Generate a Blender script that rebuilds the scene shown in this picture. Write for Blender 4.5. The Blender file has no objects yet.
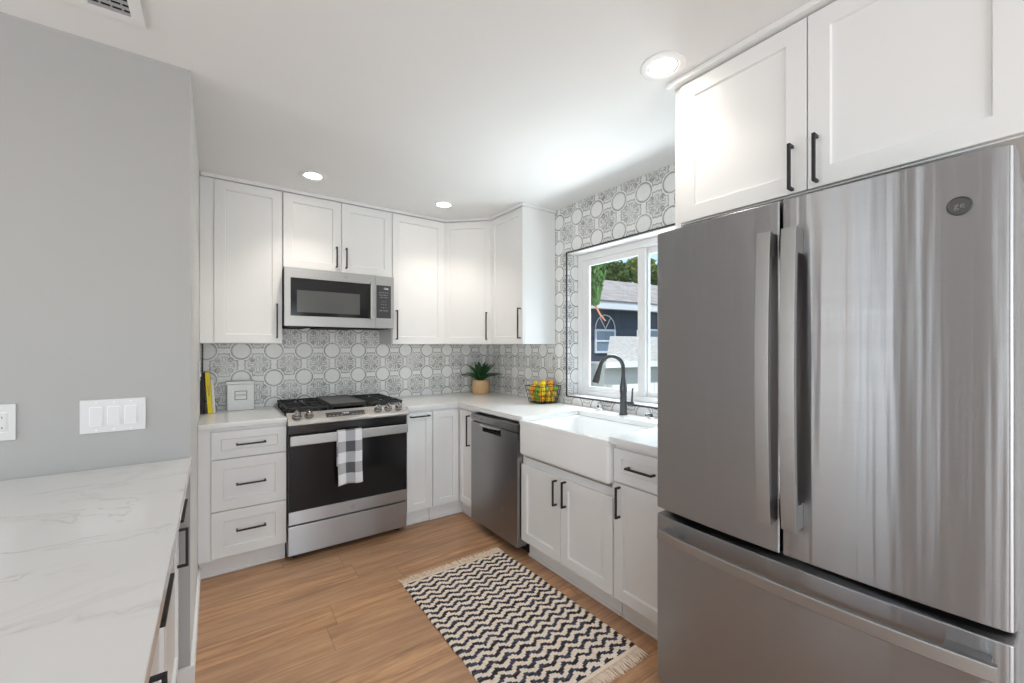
import bpy, bmesh, math, random
from mathutils import Vector, Matrix
random.seed(7)
PI = math.pi
SC = bpy.context.scene
COL = SC.collection

# ------------------------------------------------------------------ camera, world, sun, large lights, exposure
cd = bpy.data.cameras.new('camera')
cam = bpy.data.objects.new('camera', cd); COL.objects.link(cam)
cd.sensor_fit = 'HORIZONTAL'; cd.sensor_width = 36.0
cd.lens = 417.0 / 1024.0 * 36.0
cd.shift_x = -8.8 / 1024.0
cd.shift_y = 5.75 / 1024.0
cd.clip_start = 0.02; cd.clip_end = 200
cam.location = (-2.211, -3.610, 1.341)
cam.rotation_euler = (PI / 2, 0, -math.radians(36.255))
SC.camera = cam

SC.view_settings.view_transform = 'Standard'
SC.view_settings.look = 'None'
SC.view_settings.gamma = 1.0
SC.view_settings.use_curve_mapping = False
SC.view_settings.exposure = 0.28
cy = SC.cycles
cy.use_denoising = True
cy.max_bounces = 10; cy.diffuse_bounces = 6; cy.glossy_bounces = 5; cy.transparent_max_bounces = 12
cy.sample_clamp_indirect = 6.0
cy.caustics_reflective = False; cy.caustics_refractive = False

W = bpy.data.worlds.new('world'); SC.world = W; W.use_nodes = True
wn = W.node_tree.nodes; wl = W.node_tree.links
sky = wn.new('ShaderNodeTexSky'); sky.sky_type = 'NISHITA'
sky.sun_disc = False; sky.sun_elevation = math.radians(58); sky.sun_rotation = math.radians(200)
sky.air_density = 1.0; sky.dust_density = 0.6
wl.new(sky.outputs[0], wn['Background'].inputs[0]); wn['Background'].inputs[1].default_value = 0.22

sd = bpy.data.lights.new('sun', 'SUN'); sd.energy = 3.2; sd.angle = math.radians(0.6); sd.color = (1, .96, .9)
so = bpy.data.objects.new('sun', sd); COL.objects.link(so)
so.rotation_euler = Vector((-0.30, -0.42, 0.86)).to_track_quat('Z', 'Y').to_euler(); so.location = (3, -3, 9)

def area(name, loc, direction, sx, sy, power, color=(1, 1, 1)):
    d = bpy.data.lights.new(name, 'AREA'); d.shape = 'RECTANGLE'; d.size = sx; d.size_y = sy
    d.energy = power; d.color = color
    o = bpy.data.objects.new(name, d); COL.objects.link(o)
    o.location = loc; o.rotation_euler = Vector(direction).to_track_quat('-Z', 'Y').to_euler()
    return o
# area lamps standing in for daylight at unseen openings of the adjoining room
area('daylight_left_window', (-5.02, -2.62, 1.35), (1, 0, .25), 0.52, 1.5, 11, (.86, .94, 1))
area('fridge_streak_lamp', (-5.02, -2.00, 1.15), (1, 0, 0), 0.07, 2.0, 9, (1, .98, .95))  # added strip lamp, makes the thin bright streak reflected in the fridge door
area('left_fill_lamp', (-5.02, -5.0, 1.15), (1, 0, .45), 1.7, 2.1, 30, (.86, .94, 1))  # added lamp at an unseen left opening, tilted up to fill the ceiling
area('rear_fill_lamp', (-2.3, -6.72, 1.15), (0, 1, .60), 3.0, 2.1, 82, (.86, .94, 1))  # added lamp behind the camera, aimed upward to brighten ceiling and room
area('window_sky_fill', (1.75, -1.835, 3.55), (-.66, 0, -.75), 2.6, 1.6, 270, (.86, .94, 1))  # added lamp hidden above the view, boosts sky light on counter and sink
area('window_ceiling_fill', (1.30, -1.835, .0), (-.62, 0, .78), 2.4, .8, 82, (.90, .96, 1))  # added lamp hidden below the sill, imitates ground bounce to brighten the ceiling

# ------------------------------------------------------------------ node helpers
def new_mat(name):
    m = bpy.data.materials.new(name); m.use_nodes = True
    return m, m.node_tree, m.node_tree.nodes['Principled BSDF']

class E:
    """small expression wrapper around Math nodes"""
    nt = None
    def __init__(s, v): s.v = v
    def _op(op, *a):
        n = E.nt.nodes.new('ShaderNodeMath'); n.operation = op
        for i, q in enumerate(a):
            q = q.v if isinstance(q, E) else q
            if isinstance(q, (int, float)): n.inputs[i].default_value = q
            else: E.nt.links.new(q, n.inputs[i])
        return E(n.outputs[0])
    def __add__(s, o): return E._op('ADD', s, o)
    __radd__ = __add__
    def __sub__(s, o): return E._op('SUBTRACT', s, o)
    def __rsub__(s, o): return E._op('SUBTRACT', o, s)
    def __mul__(s, o): return E._op('MULTIPLY', s, o)
    __rmul__ = __mul__
    def __truediv__(s, o): return E._op('DIVIDE', s, o)
    def __lt__(s, o): return E._op('LESS_THAN', s, o)
    def __gt__(s, o): return E._op('GREATER_THAN', s, o)
def fn(op):
    return lambda *a: E._op(op, *a)
eabs, emin, emax, esqrt, ecos, esin, eatan2, efloor, efract, epow, eround, epp = map(fn, (
    'ABSOLUTE', 'MINIMUM', 'MAXIMUM', 'SQRT', 'COSINE', 'SINE', 'ARCTAN2', 'FLOOR', 'FRACT', 'POWER', 'ROUND', 'PINGPONG'))
def smooth(x, lo, hi):
    n = E.nt.nodes.new('ShaderNodeMapRange'); n.interpolation_type = 'SMOOTHSTEP'
    for k, q in ((0, x), (1, lo), (2, hi)):
        q = q.v if isinstance(q, E) else q
        if isinstance(q, (int, float)): n.inputs[k].default_value = q
        else: E.nt.links.new(q, n.inputs[k])
    return E(n.outputs[0])
def line(dist, w, soft=0.008):      # 1 on the line, 0 off it
    return 1 - smooth(eabs(dist), w, w + soft)
def coords(kind='Object'):
    tc = E.nt.nodes.new('ShaderNodeTexCoord'); sp = E.nt.nodes.new('ShaderNodeSeparateXYZ')
    E.nt.links.new(tc.outputs[kind], sp.inputs[0])
    return E(sp.outputs[0]), E(sp.outputs[1]), E(sp.outputs[2]), tc.outputs[kind]
def combine(x, y, z):
    n = E.nt.nodes.new('ShaderNodeCombineXYZ')
    for k, q in enumerate((x, y, z)):
        q = q.v if isinstance(q, E) else q
        if isinstance(q, (int, float)): n.inputs[k].default_value = q
        else: E.nt.links.new(q, n.inputs[k])
    return n.outputs[0]
def noise(vec, scale, detail=3, rough=.5, dist=0.0):
    n = E.nt.nodes.new('ShaderNodeTexNoise'); n.inputs['Scale'].default_value = scale
    n.inputs['Detail'].default_value = detail; n.inputs['Roughness'].default_value = rough
    n.inputs['Distortion'].default_value = dist
    E.nt.links.new(vec, n.inputs['Vector']); return E(n.outputs[0])
def white(vec):
    n = E.nt.nodes.new('ShaderNodeTexWhiteNoise'); n.noise_dimensions = '3D'
    E.nt.links.new(vec, n.inputs['Vector']); return E(n.outputs[0])
def mixc(f, a, b):
    n = E.nt.nodes.new('ShaderNodeMix'); n.data_type = 'RGBA'
    for k, q in ((0, f), (6, a), (7, b)):
        q = q.v if isinstance(q, E) else q
        if isinstance(q, (int, float)): n.inputs[k].default_value = q
        elif isinstance(q, tuple): n.inputs[k].default_value = (*q, 1)
        else: E.nt.links.new(q, n.inputs[k])
    return n.outputs[2]
def bump(p, h, strength=.2, dist=.002):
    b = E.nt.nodes.new('ShaderNodeBump'); b.inputs['Strength'].default_value = strength
    b.inputs['Distance'].default_value = dist
    E.nt.links.new(h.v, b.inputs['Height']); E.nt.links.new(b.outputs[0], p.inputs['Normal'])

def plain(name, col, rough=.5, metal=0, spec=.5, var=.03, vscale=6, coat=0, bumpy=0, bscale=200, emit=None):
    """painted / moulded surface with a faint procedural variation"""
    m, nt, p = new_mat(name); E.nt = nt
    x, y, z, oc = coords()
    n = noise(oc, vscale, 3)
    c = mixc(n, tuple(max(0, q * (1 - var)) for q in col), tuple(min(1, q * (1 + var)) for q in col))
    nt.links.new(c, p.inputs['Base Color'])
    p.inputs['Roughness'].default_value = rough; p.inputs['Metallic'].default_value = metal
    p.inputs['Specular IOR Level'].default_value = spec
    p.inputs['Coat Weight'].default_value = coat
    if bumpy: bump(p, noise(oc, bscale, 3), bumpy, .001)
    if emit:
        p.inputs['Emission Color'].default_value = (*emit[0], 1); p.inputs['Emission Strength'].default_value = emit[1]
    return m

def steel(name, col=(.60, .60, .61), rough=.27, aniso=.75, axis='Z', streak=.10, wav=False):
    """brushed stainless: grain runs across, highlights stretch up and down"""
    m, nt, p = new_mat(name); E.nt = nt
    x, y, z, oc = coords()
    g = noise(combine(x * 3, y * 3, z * 900), 1.0, 2)
    g2 = noise(combine(x * .6, y * .6, z * 60), 1.0, 2)
    c = mixc(g, tuple(q * (1 - streak * .5) for q in col), tuple(min(1, q * (1 + streak * .5)) for q in col))
    nt.links.new(c, p.inputs['Base Color'])
    p.inputs['Metallic'].default_value = 1.0
    nt.links.new((g2 * .06 + (rough - .03)).v, p.inputs['Roughness'])
    p.inputs['Anisotropic'].default_value = aniso
    t = nt.nodes.new('ShaderNodeTangent'); t.direction_type = 'RADIAL'; t.axis = axis
    nt.links.new(t.outputs[0], p.inputs['Tangent']); p.inputs['Anisotropic Rotation'].default_value = .25
    if wav:
        wv = noise(combine(x * 9, y * 9, z * .35), 1.0, 3, .55) + noise(combine(x * 45, y * 45, z * .5), 1.0, 2) * .10
        bump(p, wv, .55, .010)
    else: bump(p, g, .03, .0005)
    return m

def tile_mat(name, axis, off):
    """8 inch patterned cement-look tile: ringed circles on the corners, scalloped octagon rosettes at the centres"""
    m, nt, p = new_mat(name); E.nt = nt
    x, y, z, oc = coords()
    P = .2032
    h = x if axis == 'X' else (x + y)
    u = (h - off) / P; v = (z - 1.315) / P
    cu = u - eround(u); cv = v - eround(v)
    tu = efract(u) - .5; tv = efract(v) - .5
    wear = smooth(noise(oc, 9.0, 4, .6), .36, .62)
    fine = smooth(noise(oc, 55.0, 3, .7), .38, .60)
    # rings round the corner circles
    rc = esqrt(cu * cu + cv * cv)
    ring = line(rc - .292, .017, .010) * .95
    ring2 = line(rc - .258, .004, .012) * .35
    disc = 1 - smooth(rc, .24, .26)
    # rosettes
    r = esqrt(tu * tu + tv * tv); th = eatan2(tv, tu)
    oct_ = emax(emax(eabs(tu), eabs(tv)), (eabs(tu) + eabs(tv)) * .745)
    scal = emax(emax(emax(eabs(tu), eabs(tv)) - .400, .372 - rc), (eabs(tu) + eabs(tv) - .590) * .7) - .011 * ecos(th * 16)
    rim = line(scal + .006, .015, .010) * .85
    rim2 = line(scal + .045, .004, .010) * .30
    inside = 1 - smooth(scal, -.012, 0.0)
    fold = eabs(emin(eabs(tu), eabs(tv)))                       # distance from the straight axes
    lon = emax(eabs(tu), eabs(tv))
    leaf = fold - (.050 * esin(emax(lon - .05, 0.0) * 11.5))
    petals = line(leaf, .015, .010) * (lon > .06) * (lon < .315) * .75
    du = eabs(tu) - .175; dv = eabs(tv) - .175
    rd = esqrt(du * du + dv * dv)
    curl = line(rd - .066, .015, .010) * .85
    curl2 = line(rd - .014, .018, .010) * .9
    diag = line(eabs(tu) - eabs(tv), .016, .012) * (r > .06) * (r < .19) * .7
    core = (line(r - .035, .010, .010)) * .7
    dots = line(esqrt((fold - .075) * (fold - .075) + (lon - .285) * (lon - .285)) - .012, .012, .012) * .65
    orn = emax(emax(emax(petals, curl), emax(curl2, diag)), emax(core, dots)) * inside
    orn = emax(orn * (.62 + .38 * fine) * 1.45, inside * (.13 + .13 * wear))
    ink = emax(emax(ring, ring2), emax(emax(rim, rim2), orn * .85)) * (.62 + .38 * wear) * (.80 + .20 * fine)
    grout = emax(line(cu, .004, .004), line(cv, .004, .004)) * .18
    body = mixc(noise(oc, 14, 3), (.80, .797, .785), (.87, .867, .855))
    inkc = mixc(noise(oc, 3.0, 2), (.155, .15, .145), (.25, .235, .225))
    c = mixc(ink, body, inkc)
    c = mixc(grout, c, (.45, .45, .44))
    nt.links.new(c, p.inputs['Base Color'])
    p.inputs['Roughness'].default_value = .38
    bump(p, 1 - emax(line(cu, .006, .004), line(cv, .006, .004)), .25, .001)
    return m

def quartz_mat(name, scale=1.0, veins=1.0, base=(.80, .795, .785)):
    m, nt, p = new_mat(name); E.nt = nt
    x, y, z, oc = coords()
    w1 = noise(oc, 1.6 * scale, 4, .6); w2 = noise(oc, 3.1 * scale, 4, .6)
    v1 = noise(combine(x * .8 + w1 * .5, y * 2.3 + w2 * .6, z), 1.5 * scale, 5, .62, .5)
    vein = emax((1 - smooth(eabs(v1 - .5), 0.0, .010)) * smooth(noise(oc, 2.2, 2), .40, .62), (1 - smooth(eabs(v1 - .5), 0.0, .045)) * .35 * smooth(noise(oc, 1.7, 2), .42, .66))
    cl = smooth(noise(oc, 1.3, 3), .35, .7)
    c = mixc(cl, tuple(q * .965 for q in base), base)
    c = mixc(vein * (.36 * veins), c, (.46, .43, .39))
    nt.links.new(c, p.inputs['Base Color'])
    p.inputs['Roughness'].default_value = .16
    return m

def floor_mat():
    m, nt, p = new_mat('oak_planks'); E.nt = nt
    x, y, z, oc = coords()
    PW, PL = .182, 1.22
    row = efloor(y / PW)
    xs = x / PL + white(combine(row, 3.0, 1.0)) * 1.0
    colm = efloor(xs)
    idn = white(combine(row, colm, 7.0)); id2 = white(combine(row, colm, 21.0))
    fx = efract(xs); fy = efract(y / PW)
    seam = emax(line(emin(fy, 1 - fy), .007, .006), line(emin(fx, 1 - fx), .0010, .0010))
    grain = noise(combine(x * 1.7 + id2 * 20, y * 22 + idn * 13, z), 1.3, 6, .72, .45)
    fineg = noise(combine(x * 3 + id2 * 9, y * 130, z), 1.0, 3, .6)
    dark = smooth(noise(combine(x * 1.3 + idn * 30, y * 9.0, z), 1.0, 4, .6, .6), .56, .78)
    knot = smooth(noise(combine(x * 5 + id2 * 7, y * 16, z), 1.0, 1), .78, .85)
    base = mixc(smooth(grain, .32, .68), (.68, .390, .205), (.33, .165, .082))
    base = mixc(smooth(idn, .3, .9) * .42, base, (.42, .255, .155))
    base = mixc(dark * .72, base, (.17, .095, .065))
    base = mixc(knot * .7, base, (.10, .055, .035))
    base = mixc(fineg * .30, base, (.27, .155, .09))
    base = mixc(seam * .5, base, (.13, .08, .05))
    nt.links.new(base, p.inputs['Base Color'])
    p.inputs['Roughness'].default_value = .42
    bump(p, fineg * .3 + (1 - seam), .15, .001)
    return m

M = {}
M['cab'] = plain('cabinet_white_paint', (.80, .80, .795), .38, var=.008)
M['cabin'] = plain('cabinet_inner_white', (.78, .78, .77), .5, var=.01)
M['ceil'] = plain('ceiling_white', (.83, .83, .825), .85, var=.008, bumpy=.12, bscale=120)
M['grey'] = plain('grey_wall_paint', (.405, .400, .392), .75, var=.008, bumpy=.08, bscale=150)
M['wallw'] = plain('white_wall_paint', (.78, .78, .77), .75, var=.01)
M['trimw'] = plain('white_trim_paint', (.84, .84, .84), .4, var=.01)
M['black'] = plain('matte_black_metal', (.022, .022, .024), .42, .3, var=.1)
M['blackp'] = plain('black_plastic', (.012, .012, .013), .45, var=.1)
M['void'] = plain('black_gap', (.006, .006, .006), .8, var=.1)
M['graph'] = plain('graphite_finish', (.10, .10, .105), .28, .85, var=.06)
M['chrome'] = plain('chrome', (.72, .72, .73), .12, 1.0, var=.02)
M['steel'] = steel('brushed_steel', (.43, .43, .44), .34, .9)
M['steelf'] = steel('brushed_steel_fridge', (.40, .40, .41), .37, .95, wav=True)
M['steelh'] = steel('brushed_steel_handle', (.41, .405, .40), .44, .4)
M['steeld'] = steel('dark_brushed_steel', (.36, .35, .345), .36, .9)
M['knobm'] = plain('polished_knob_metal', (.34, .33, .32), .20, 1.0, var=.03)
M['emb'] = plain('dark_emblem_metal', (.085, .085, .085), .45, .7, var=.03)
M['knobl'] = plain('light_metal_lip', (.60, .60, .60), .30, .9, var=.03)
M['side'] = plain('grey_appliance_side', (.25, .25, .255), .5, .2, var=.03)
M['glassb'] = plain('black_oven_glass', (.010, .010, .011), .10, var=.05, spec=.35)
M['mwwin'] = plain('microwave_mesh_window', (.085, .087, .087), .16, var=.04, bumpy=.05, bscale=900)
M['panelb'] = plain('charcoal_control_panel', (.045, .045, .048), .28, var=.05)
M['iron'] = plain('cast_iron', (.020, .020, .021), .62, var=.2, bumpy=.3, bscale=400)
M['enam'] = plain('black_enamel', (.012, .012, .013), .16, var=.1)
M['griddle'] = plain('grey_griddle', (.115, .110, .105), .42, .4, var=.06)
M['ceram'] = plain('white_fireclay', (.86, .86, .855), .10, var=.004, coat=.5)
M['plate'] = plain('white_plastic_plate', (.66, .66, .655), .35, var=.01)
M['slot'] = plain('dark_slot', (.05, .05, .05), .6, var=.1)
M['tile_b'] = tile_mat('patterned_tile_back', 'X', -.839)
M['tile_r'] = tile_mat('patterned_tile_side', 'Y', -1.110)
M['quartz'] = quartz_mat('white_quartz', 1.0, .35, (.80, .80, .795))
M['quartzp'] = quartz_mat('veined_quartz', 1.0, 1.3, (.80, .79, .77))
M['floor'] = floor_mat()
M['vinyl'] = plain('white_vinyl', (.86, .86, .86), .35, var=.008)
M['lampe'] = plain('lit_lamp_lens', (1, .97, .92), .5, var=.01, emit=((1, .93, .84), 9.0))
M['digit'] = plain('lit_display_digits', (.5, .5, .5), .5, emit=((.85, .9, 1), .9))
M['print'] = plain('grey_print', (.42, .42, .43), .5)
M['printd'] = plain('dark_print', (.10, .10, .11), .5)
M['pot'] = plain('pale_wood_pot', (.66, .42, .22), .6, var=.10, vscale=25)
M['soil'] = plain('potting_gravel', (.35, .33, .30), .9, var=.5, vscale=120)
M['leaf'] = plain('dark_green_leaf', (.020, .075, .022), .38, var=.5, vscale=14)
M['lemon'] = plain('lemon_skin', (.80, .52, .02), .40, var=.08, vscale=40, bumpy=.25, bscale=260)
M['orange'] = plain('orange_skin', (.85, .32, .012), .40, var=.08, vscale=40, bumpy=.25, bscale=260)
M['lime'] = plain('lime_skin', (.22, .44, .03), .36, var=.3, vscale=30, bumpy=.2, bscale=260)
M['stemg'] = plain('fruit_stem', (.12, .13, .05), .7)
M['ybook'] = plain('yellow_book_cloth', (.80, .60, .010), .55, var=.04)
M['bbook'] = plain('black_book_cloth', (.010, .010, .011), .6)
M['wbook'] = plain('white_book_cloth', (.78, .78, .78), .55)
M['paper'] = plain('book_pages', (.75, .72, .64), .8, var=.05, vscale=90)
M['boxw'] = plain('white_textured_ceramic', (.76, .77, .765), .5, var=.03, vscale=60, bumpy=.3, bscale=120)
M['fringe'] = plain('cream_cotton_fringe', (.90, .75, .60), .9, var=.12, vscale=60)

def glass_mat():
    m = bpy.data.materials.new('window_glass'); m.use_nodes = True; nt = m.node_tree
    nt.nodes.remove(nt.nodes['Principled BSDF'])
    tr = nt.nodes.new('ShaderNodeBsdfTransparent'); gl = nt.nodes.new('ShaderNodeBsdfGlossy'); gl.inputs['Roughness'].default_value = 0.02
    fr = nt.nodes.new('ShaderNodeFresnel'); fr.inputs[0].default_value = 1.45; mx = nt.nodes.new('ShaderNodeMixShader')
    tr.inputs[0].default_value = (.96, .98, .97, 1)
    ge = nt.nodes.new('ShaderNodeNewGeometry'); iv = nt.nodes.new('ShaderNodeMath'); iv.operation = 'SUBTRACT'; iv.inputs[0].default_value = 1.0
    ml = nt.nodes.new('ShaderNodeMath'); ml.operation = 'MULTIPLY'
    nt.links.new(ge.outputs['Backfacing'], iv.inputs[1]); nt.links.new(fr.outputs[0], ml.inputs[0]); nt.links.new(iv.outputs[0], ml.inputs[1])
    nt.links.new(ml.outputs[0], mx.inputs[0]); nt.links.new(tr.outputs[0], mx.inputs[1]); nt.links.new(gl.outputs[0], mx.inputs[2])
    nt.links.new(mx.outputs[0], nt.nodes['Material Output'].inputs[0]); return m
M['glass'] = glass_mat()

# ------------------------------------------------------------------ mesh helpers
def box(bm, x0, x1, y0, y1, z0, z1, bev=0.0, seg=2, mat=0):
    x0, x1 = min(x0, x1), max(x0, x1); y0, y1 = min(y0, y1), max(y0, y1); z0, z1 = min(z0, z1), max(z0, z1)
    b = bmesh.new(); bmesh.ops.create_cube(b, size=1)
    for v in b.verts:
        v.co = Vector((x0 + (v.co.x + .5) * (x1 - x0), y0 + (v.co.y + .5) * (y1 - y0), z0 + (v.co.z + .5) * (z1 - z0)))
    if bev:
        bev = min(bev, .45 * min(x1 - x0, y1 - y0, z1 - z0))
        bmesh.ops.bevel(b, geom=b.edges[:], offset=bev, segments=seg, affect='EDGES', profile=.5)
    merge(bm, b, mat); return bm
def merge(bm, b, mat=0, mx=None):
    if mx is not None: bmesh.ops.transform(b, matrix=mx, verts=b.verts)
    vm = {v: bm.verts.new(v.co) for v in b.verts}
    for f in b.faces:
        try:
            nf = bm.faces.new([vm[v] for v in f.verts]); nf.material_index = mat if mat else f.material_index
        except ValueError: pass
    b.free()
def tube(bm, pts, r, n=10, caps=True):
    """round tube along points; r a number or a list"""
    pts = [Vector(p) for p in pts]; R = r if isinstance(r, (list, tuple)) else [r] * len(pts)
    rings = []; up = None
    for i, p in enumerate(pts):
        t = (pts[min(i + 1, len(pts) - 1)] - pts[max(i - 1, 0)]).normalized()
        if up is None: up = t.orthogonal().normalized()
        up = (up - t * up.dot(t)).normalized(); s = t.cross(up)
        rings.append([bm.verts.new(p + (up * math.cos(a) + s * math.sin(a)) * R[i]) for a in [2 * PI * k / n for k in range(n)]])
    for a, b in zip(rings, rings[1:]):
        for k in range(n): bm.faces.new((a[k], a[(k + 1) % n], b[(k + 1) % n], b[k]))
    if caps: bm.faces.new(rings[0][::-1]); bm.faces.new(rings[-1])
    return bm
def lathe(bm, prof, n=32, c=(0, 0, 0), axis='Z'):
    rings = []
    for (r, h) in prof:
        ring = []
        for k in range(n):
            a = 2 * PI * k / n
            if axis == 'Z': q = (r * math.cos(a), r * math.sin(a), h)
            elif axis == 'Y': q = (r * math.cos(a), h, r * math.sin(a))
            else: q = (h, r * math.cos(a), r * math.sin(a))
            ring.append(bm.verts.new(Vector(q) + Vector(c)))
        rings.append(ring)
    for a, b in zip(rings, rings[1:]):
        for k in range(n): bm.faces.new((a[k], a[(k + 1) % n], b[(k + 1) % n], b[k]))
    bm.faces.new(rings[0][::-1]); bm.faces.new(rings[-1]); return bm
def prism(bm, poly, z0, z1):
    a = [bm.verts.new((x, y, z0)) for x, y in poly]; b = [bm.verts.new((x, y, z1)) for x, y in poly]
    n = len(poly)
    for k in range(n): bm.faces.new((a[k], a[(k + 1) % n], b[(k + 1) % n], b[k]))
    bm.faces.new(a[::-1]); bm.faces.new(b); return bm
def make(name, bm, mat, parent=None, loc=None, ang=32, smooth_=True):
    bmesh.ops.recalc_face_normals(bm, faces=bm.faces)
    me = bpy.data.meshes.new(name); bm.to_mesh(me); bm.free()
    for mm in (mat if isinstance(mat, (list, tuple)) else [mat]): me.materials.append(mm)
    if smooth_:
        me.polygons.foreach_set('use_smooth', [True] * len(me.polygons)); me.set_sharp_from_angle(angle=math.radians(ang))
    o = bpy.data.objects.new(name, me); COL.objects.link(o)
    if smooth_: wn_ = o.modifiers.new('weighted', 'WEIGHTED_NORMAL'); wn_.keep_sharp = True
    if parent is not None: o.parent = parent
    if loc is not None: o.location = loc
    return o
def B(*a, **k): return box(bmesh.new(), *a, **k)
def tag(o, label=None, cat=None, group=None, kind=None):
    if label: o['label'] = label
    if cat: o['category'] = cat
    if group: o['group'] = group
    if kind: o['kind'] = kind
    return o
def thing(name, label, cat, loc=(0, 0, 0), rz=0, group=None):
    o = bpy.data.objects.new(name, None); COL.objects.link(o); o.empty_display_size = .1
    o.location = loc; o.rotation_euler = (0, 0, rz); return tag(o, label, cat, group)
def struct(name, bm, mat, parent=None, **k):
    o = make(name, bm, mat, parent, **k); o['kind'] = 'structure'; return o
def text_mesh(s, size, depth=.0004, spacing=1.0, align='CENTER'):
    cu = bpy.data.curves.new('t', 'FONT'); cu.body = s; cu.size = size; cu.extrude = depth; cu.align_x = align; cu.align_y = 'CENTER'
    cu.space_character = spacing; cu.resolution_u = 2
    o = bpy.data.objects.new('t', cu); COL.objects.link(o); dg = bpy.context.evaluated_depsgraph_get(); dg.update()
    me = bpy.data.meshes.new_from_object(o.evaluated_get(dg)); b = bmesh.new(); b.from_mesh(me)
    bpy.data.objects.remove(o); bpy.data.curves.remove(cu); bpy.data.meshes.remove(me)
    bmesh.ops.transform(b, matrix=Matrix.Rotation(PI / 2, 4, 'X'), verts=b.verts)     # lettering stands up, faces -Y
    return b

# shaker front: local x = width, z = up, faces -y; back of the slab at y=0
def shaker(w, h, x=0, z=0, y=0, t=.019, fr=.057, rec=.009, ch=.004):
    bm = bmesh.new()
    def loop(ix, yy): return [bm.verts.new((x + a, y + yy, z + c)) for a, c in ((ix, ix), (w - ix, ix), (w - ix, h - ix), (ix, h - ix))]
    L = [loop(.0, 0), loop(0, -t + .0015), loop(.0015, -t), loop(fr, -t), loop(fr + ch, -t + rec)]
    for a, b in zip(L, L[1:]):
        for k in range(4): bm.faces.new((a[k], a[(k + 1) % 4], b[(k + 1) % 4], b[k]))
    bm.faces.new(L[-1]); bm.faces.new(L[0][::-1]); return bm
def pull(parent, cx, cz, L, vertical, y, bar=.0095, out=.034, name='handle'):
    bm = bmesh.new(); h = L / 2; b = bar / 2
    if vertical:
        box(bm, cx - b, cx + b, y - out, y - out + bar, cz - h, cz + h, .0012)
        for s in (-1, 1): box(bm, cx - b, cx + b, y - out + bar * .5, y, cz + s * (h - b) - b, cz + s * (h - b) + b, .001)
    else:
        box(bm, cx - h, cx + h, y - out, y - out + bar, cz - b, cz + b, .0012)
        for s in (-1, 1): box(bm, cx + s * (h - b) - b, cx + s * (h - b) + b, y - out + bar * .5, y, cz - b, cz + b, .001)
    return make(name, bm, M['black'], parent)

# ------------------------------------------------------------------ room shell
CZ = 2.44
LX, RY = -5.1, -6.8                      # far walls of the adjoining room
struct('floor', B(LX - .1, .22, RY - .1, .12, -.10, 0), M['floor'])
struct('ceiling', B(LX - .1, .22, RY - .1, .12, CZ, CZ + .12), M['ceil'])
struct('wall_back', B(-2.290, .2, 0, .12, 0, CZ), M['tile_b'])
WY0, WY1, WZ0, WZ1 = -1.204, -2.466, .965, 2.072     # kitchen window opening
bm = bmesh.new()
box(bm, 0, .2, 0, WY0, 0, CZ); box(bm, 0, .2, WY1, -2.60, 0, CZ)
box(bm, 0, .2, WY0, WY1, 0, WZ0); box(bm, 0, .2, WY0, WY1, WZ1, CZ)
struct('wall_right', bm, M['tile_r'])
struct('wall_right', B(0, .2, -2.60, RY, 0, CZ), M['wallw'])
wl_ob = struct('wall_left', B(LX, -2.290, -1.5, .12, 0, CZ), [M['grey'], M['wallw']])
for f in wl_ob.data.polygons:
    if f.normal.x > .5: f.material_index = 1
# far left wall of the adjoining room, with a window, a slit for the added streak lamp and a glass door
bm = bmesh.new()
for y0, y1, z0, z1 in ((-1.5, -1.955, 0, CZ), (-2.045, -2.34, 0, CZ), (-1.955, -2.045, 0, .12), (-1.955, -2.045, 2.18, CZ), (-2.90, -4.1, 0, CZ), (-5.9, RY, 0, CZ), (-2.34, -2.90, 0, .55), (-2.34, -2.90, 2.14, CZ), (-4.1, -5.9, 2.24, CZ)):
    box(bm, LX - .02, LX + .1, y0, y1, z0, z1)
struct('wall_far_left', bm, M['grey'])
bm = bmesh.new()
for x0, x1, z0, z1 in ((LX, -3.85, 0, CZ), (-.75, .0, 0, CZ), (-3.85, -.75, 2.24, CZ)): box(bm, x0, x1, RY, RY + .12, z0, z1)
struct('wall_front', bm, M['grey'])

# crown strips over the upper cabinets, black tile edging, baseboard
bm = bmesh.new()
prism(bm, [(-2.284, -.001), (-2.284, -.338), (-.621, -.338), (-.338, -.617), (-.338, -1.079), (-.001, -1.079), (-.001, -.001)], 2.416, CZ - .0005)
struct('trim_1', bm, M['cab'])
struct('trim_2', B(-.001, -.69, -2.562, -3.60, 2.419, CZ - .0005, bev=.002), M['cab'])
struct('trim_3', B(-2.284, -2.276, -.010, -.0005, .905, 1.366), M['black'])
bm = bmesh.new(); e = .007
box(bm, -.006, .004, WY0 + e, WY0 - .001, WZ0 - e, WZ1 + e); box(bm, -.006, .004, WY1 + .001, WY1 - e, WZ0 - e, WZ1 + e)
box(bm, -.006, .004, WY0 + e, WY1 - e, WZ1, WZ1 + e); box(bm, -.006, .004, WY0 + e, WY1 - e, WZ0 - e, WZ0)
struct('trim_4', bm, M['black'])
bm = bmesh.new(); box(bm, .0045, .12, WY0, WY1, WZ0, WZ0 + .006, .001); box(bm, .0045, .12, WY0, WY1, WZ1 - .006, WZ1, .001)
struct('trim_5', bm, M['trimw'])
bm = bmesh.new(); prism(bm, [(-2.2895, -.60), (-2.277, -.60), (-2.277, -1.513), (-2.33, -1.513), (-2.33, -1.5005), (-2.2895, -1.5005)], .0005, .078); struct('baseboard_left', bm, M['trimw'])

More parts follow.
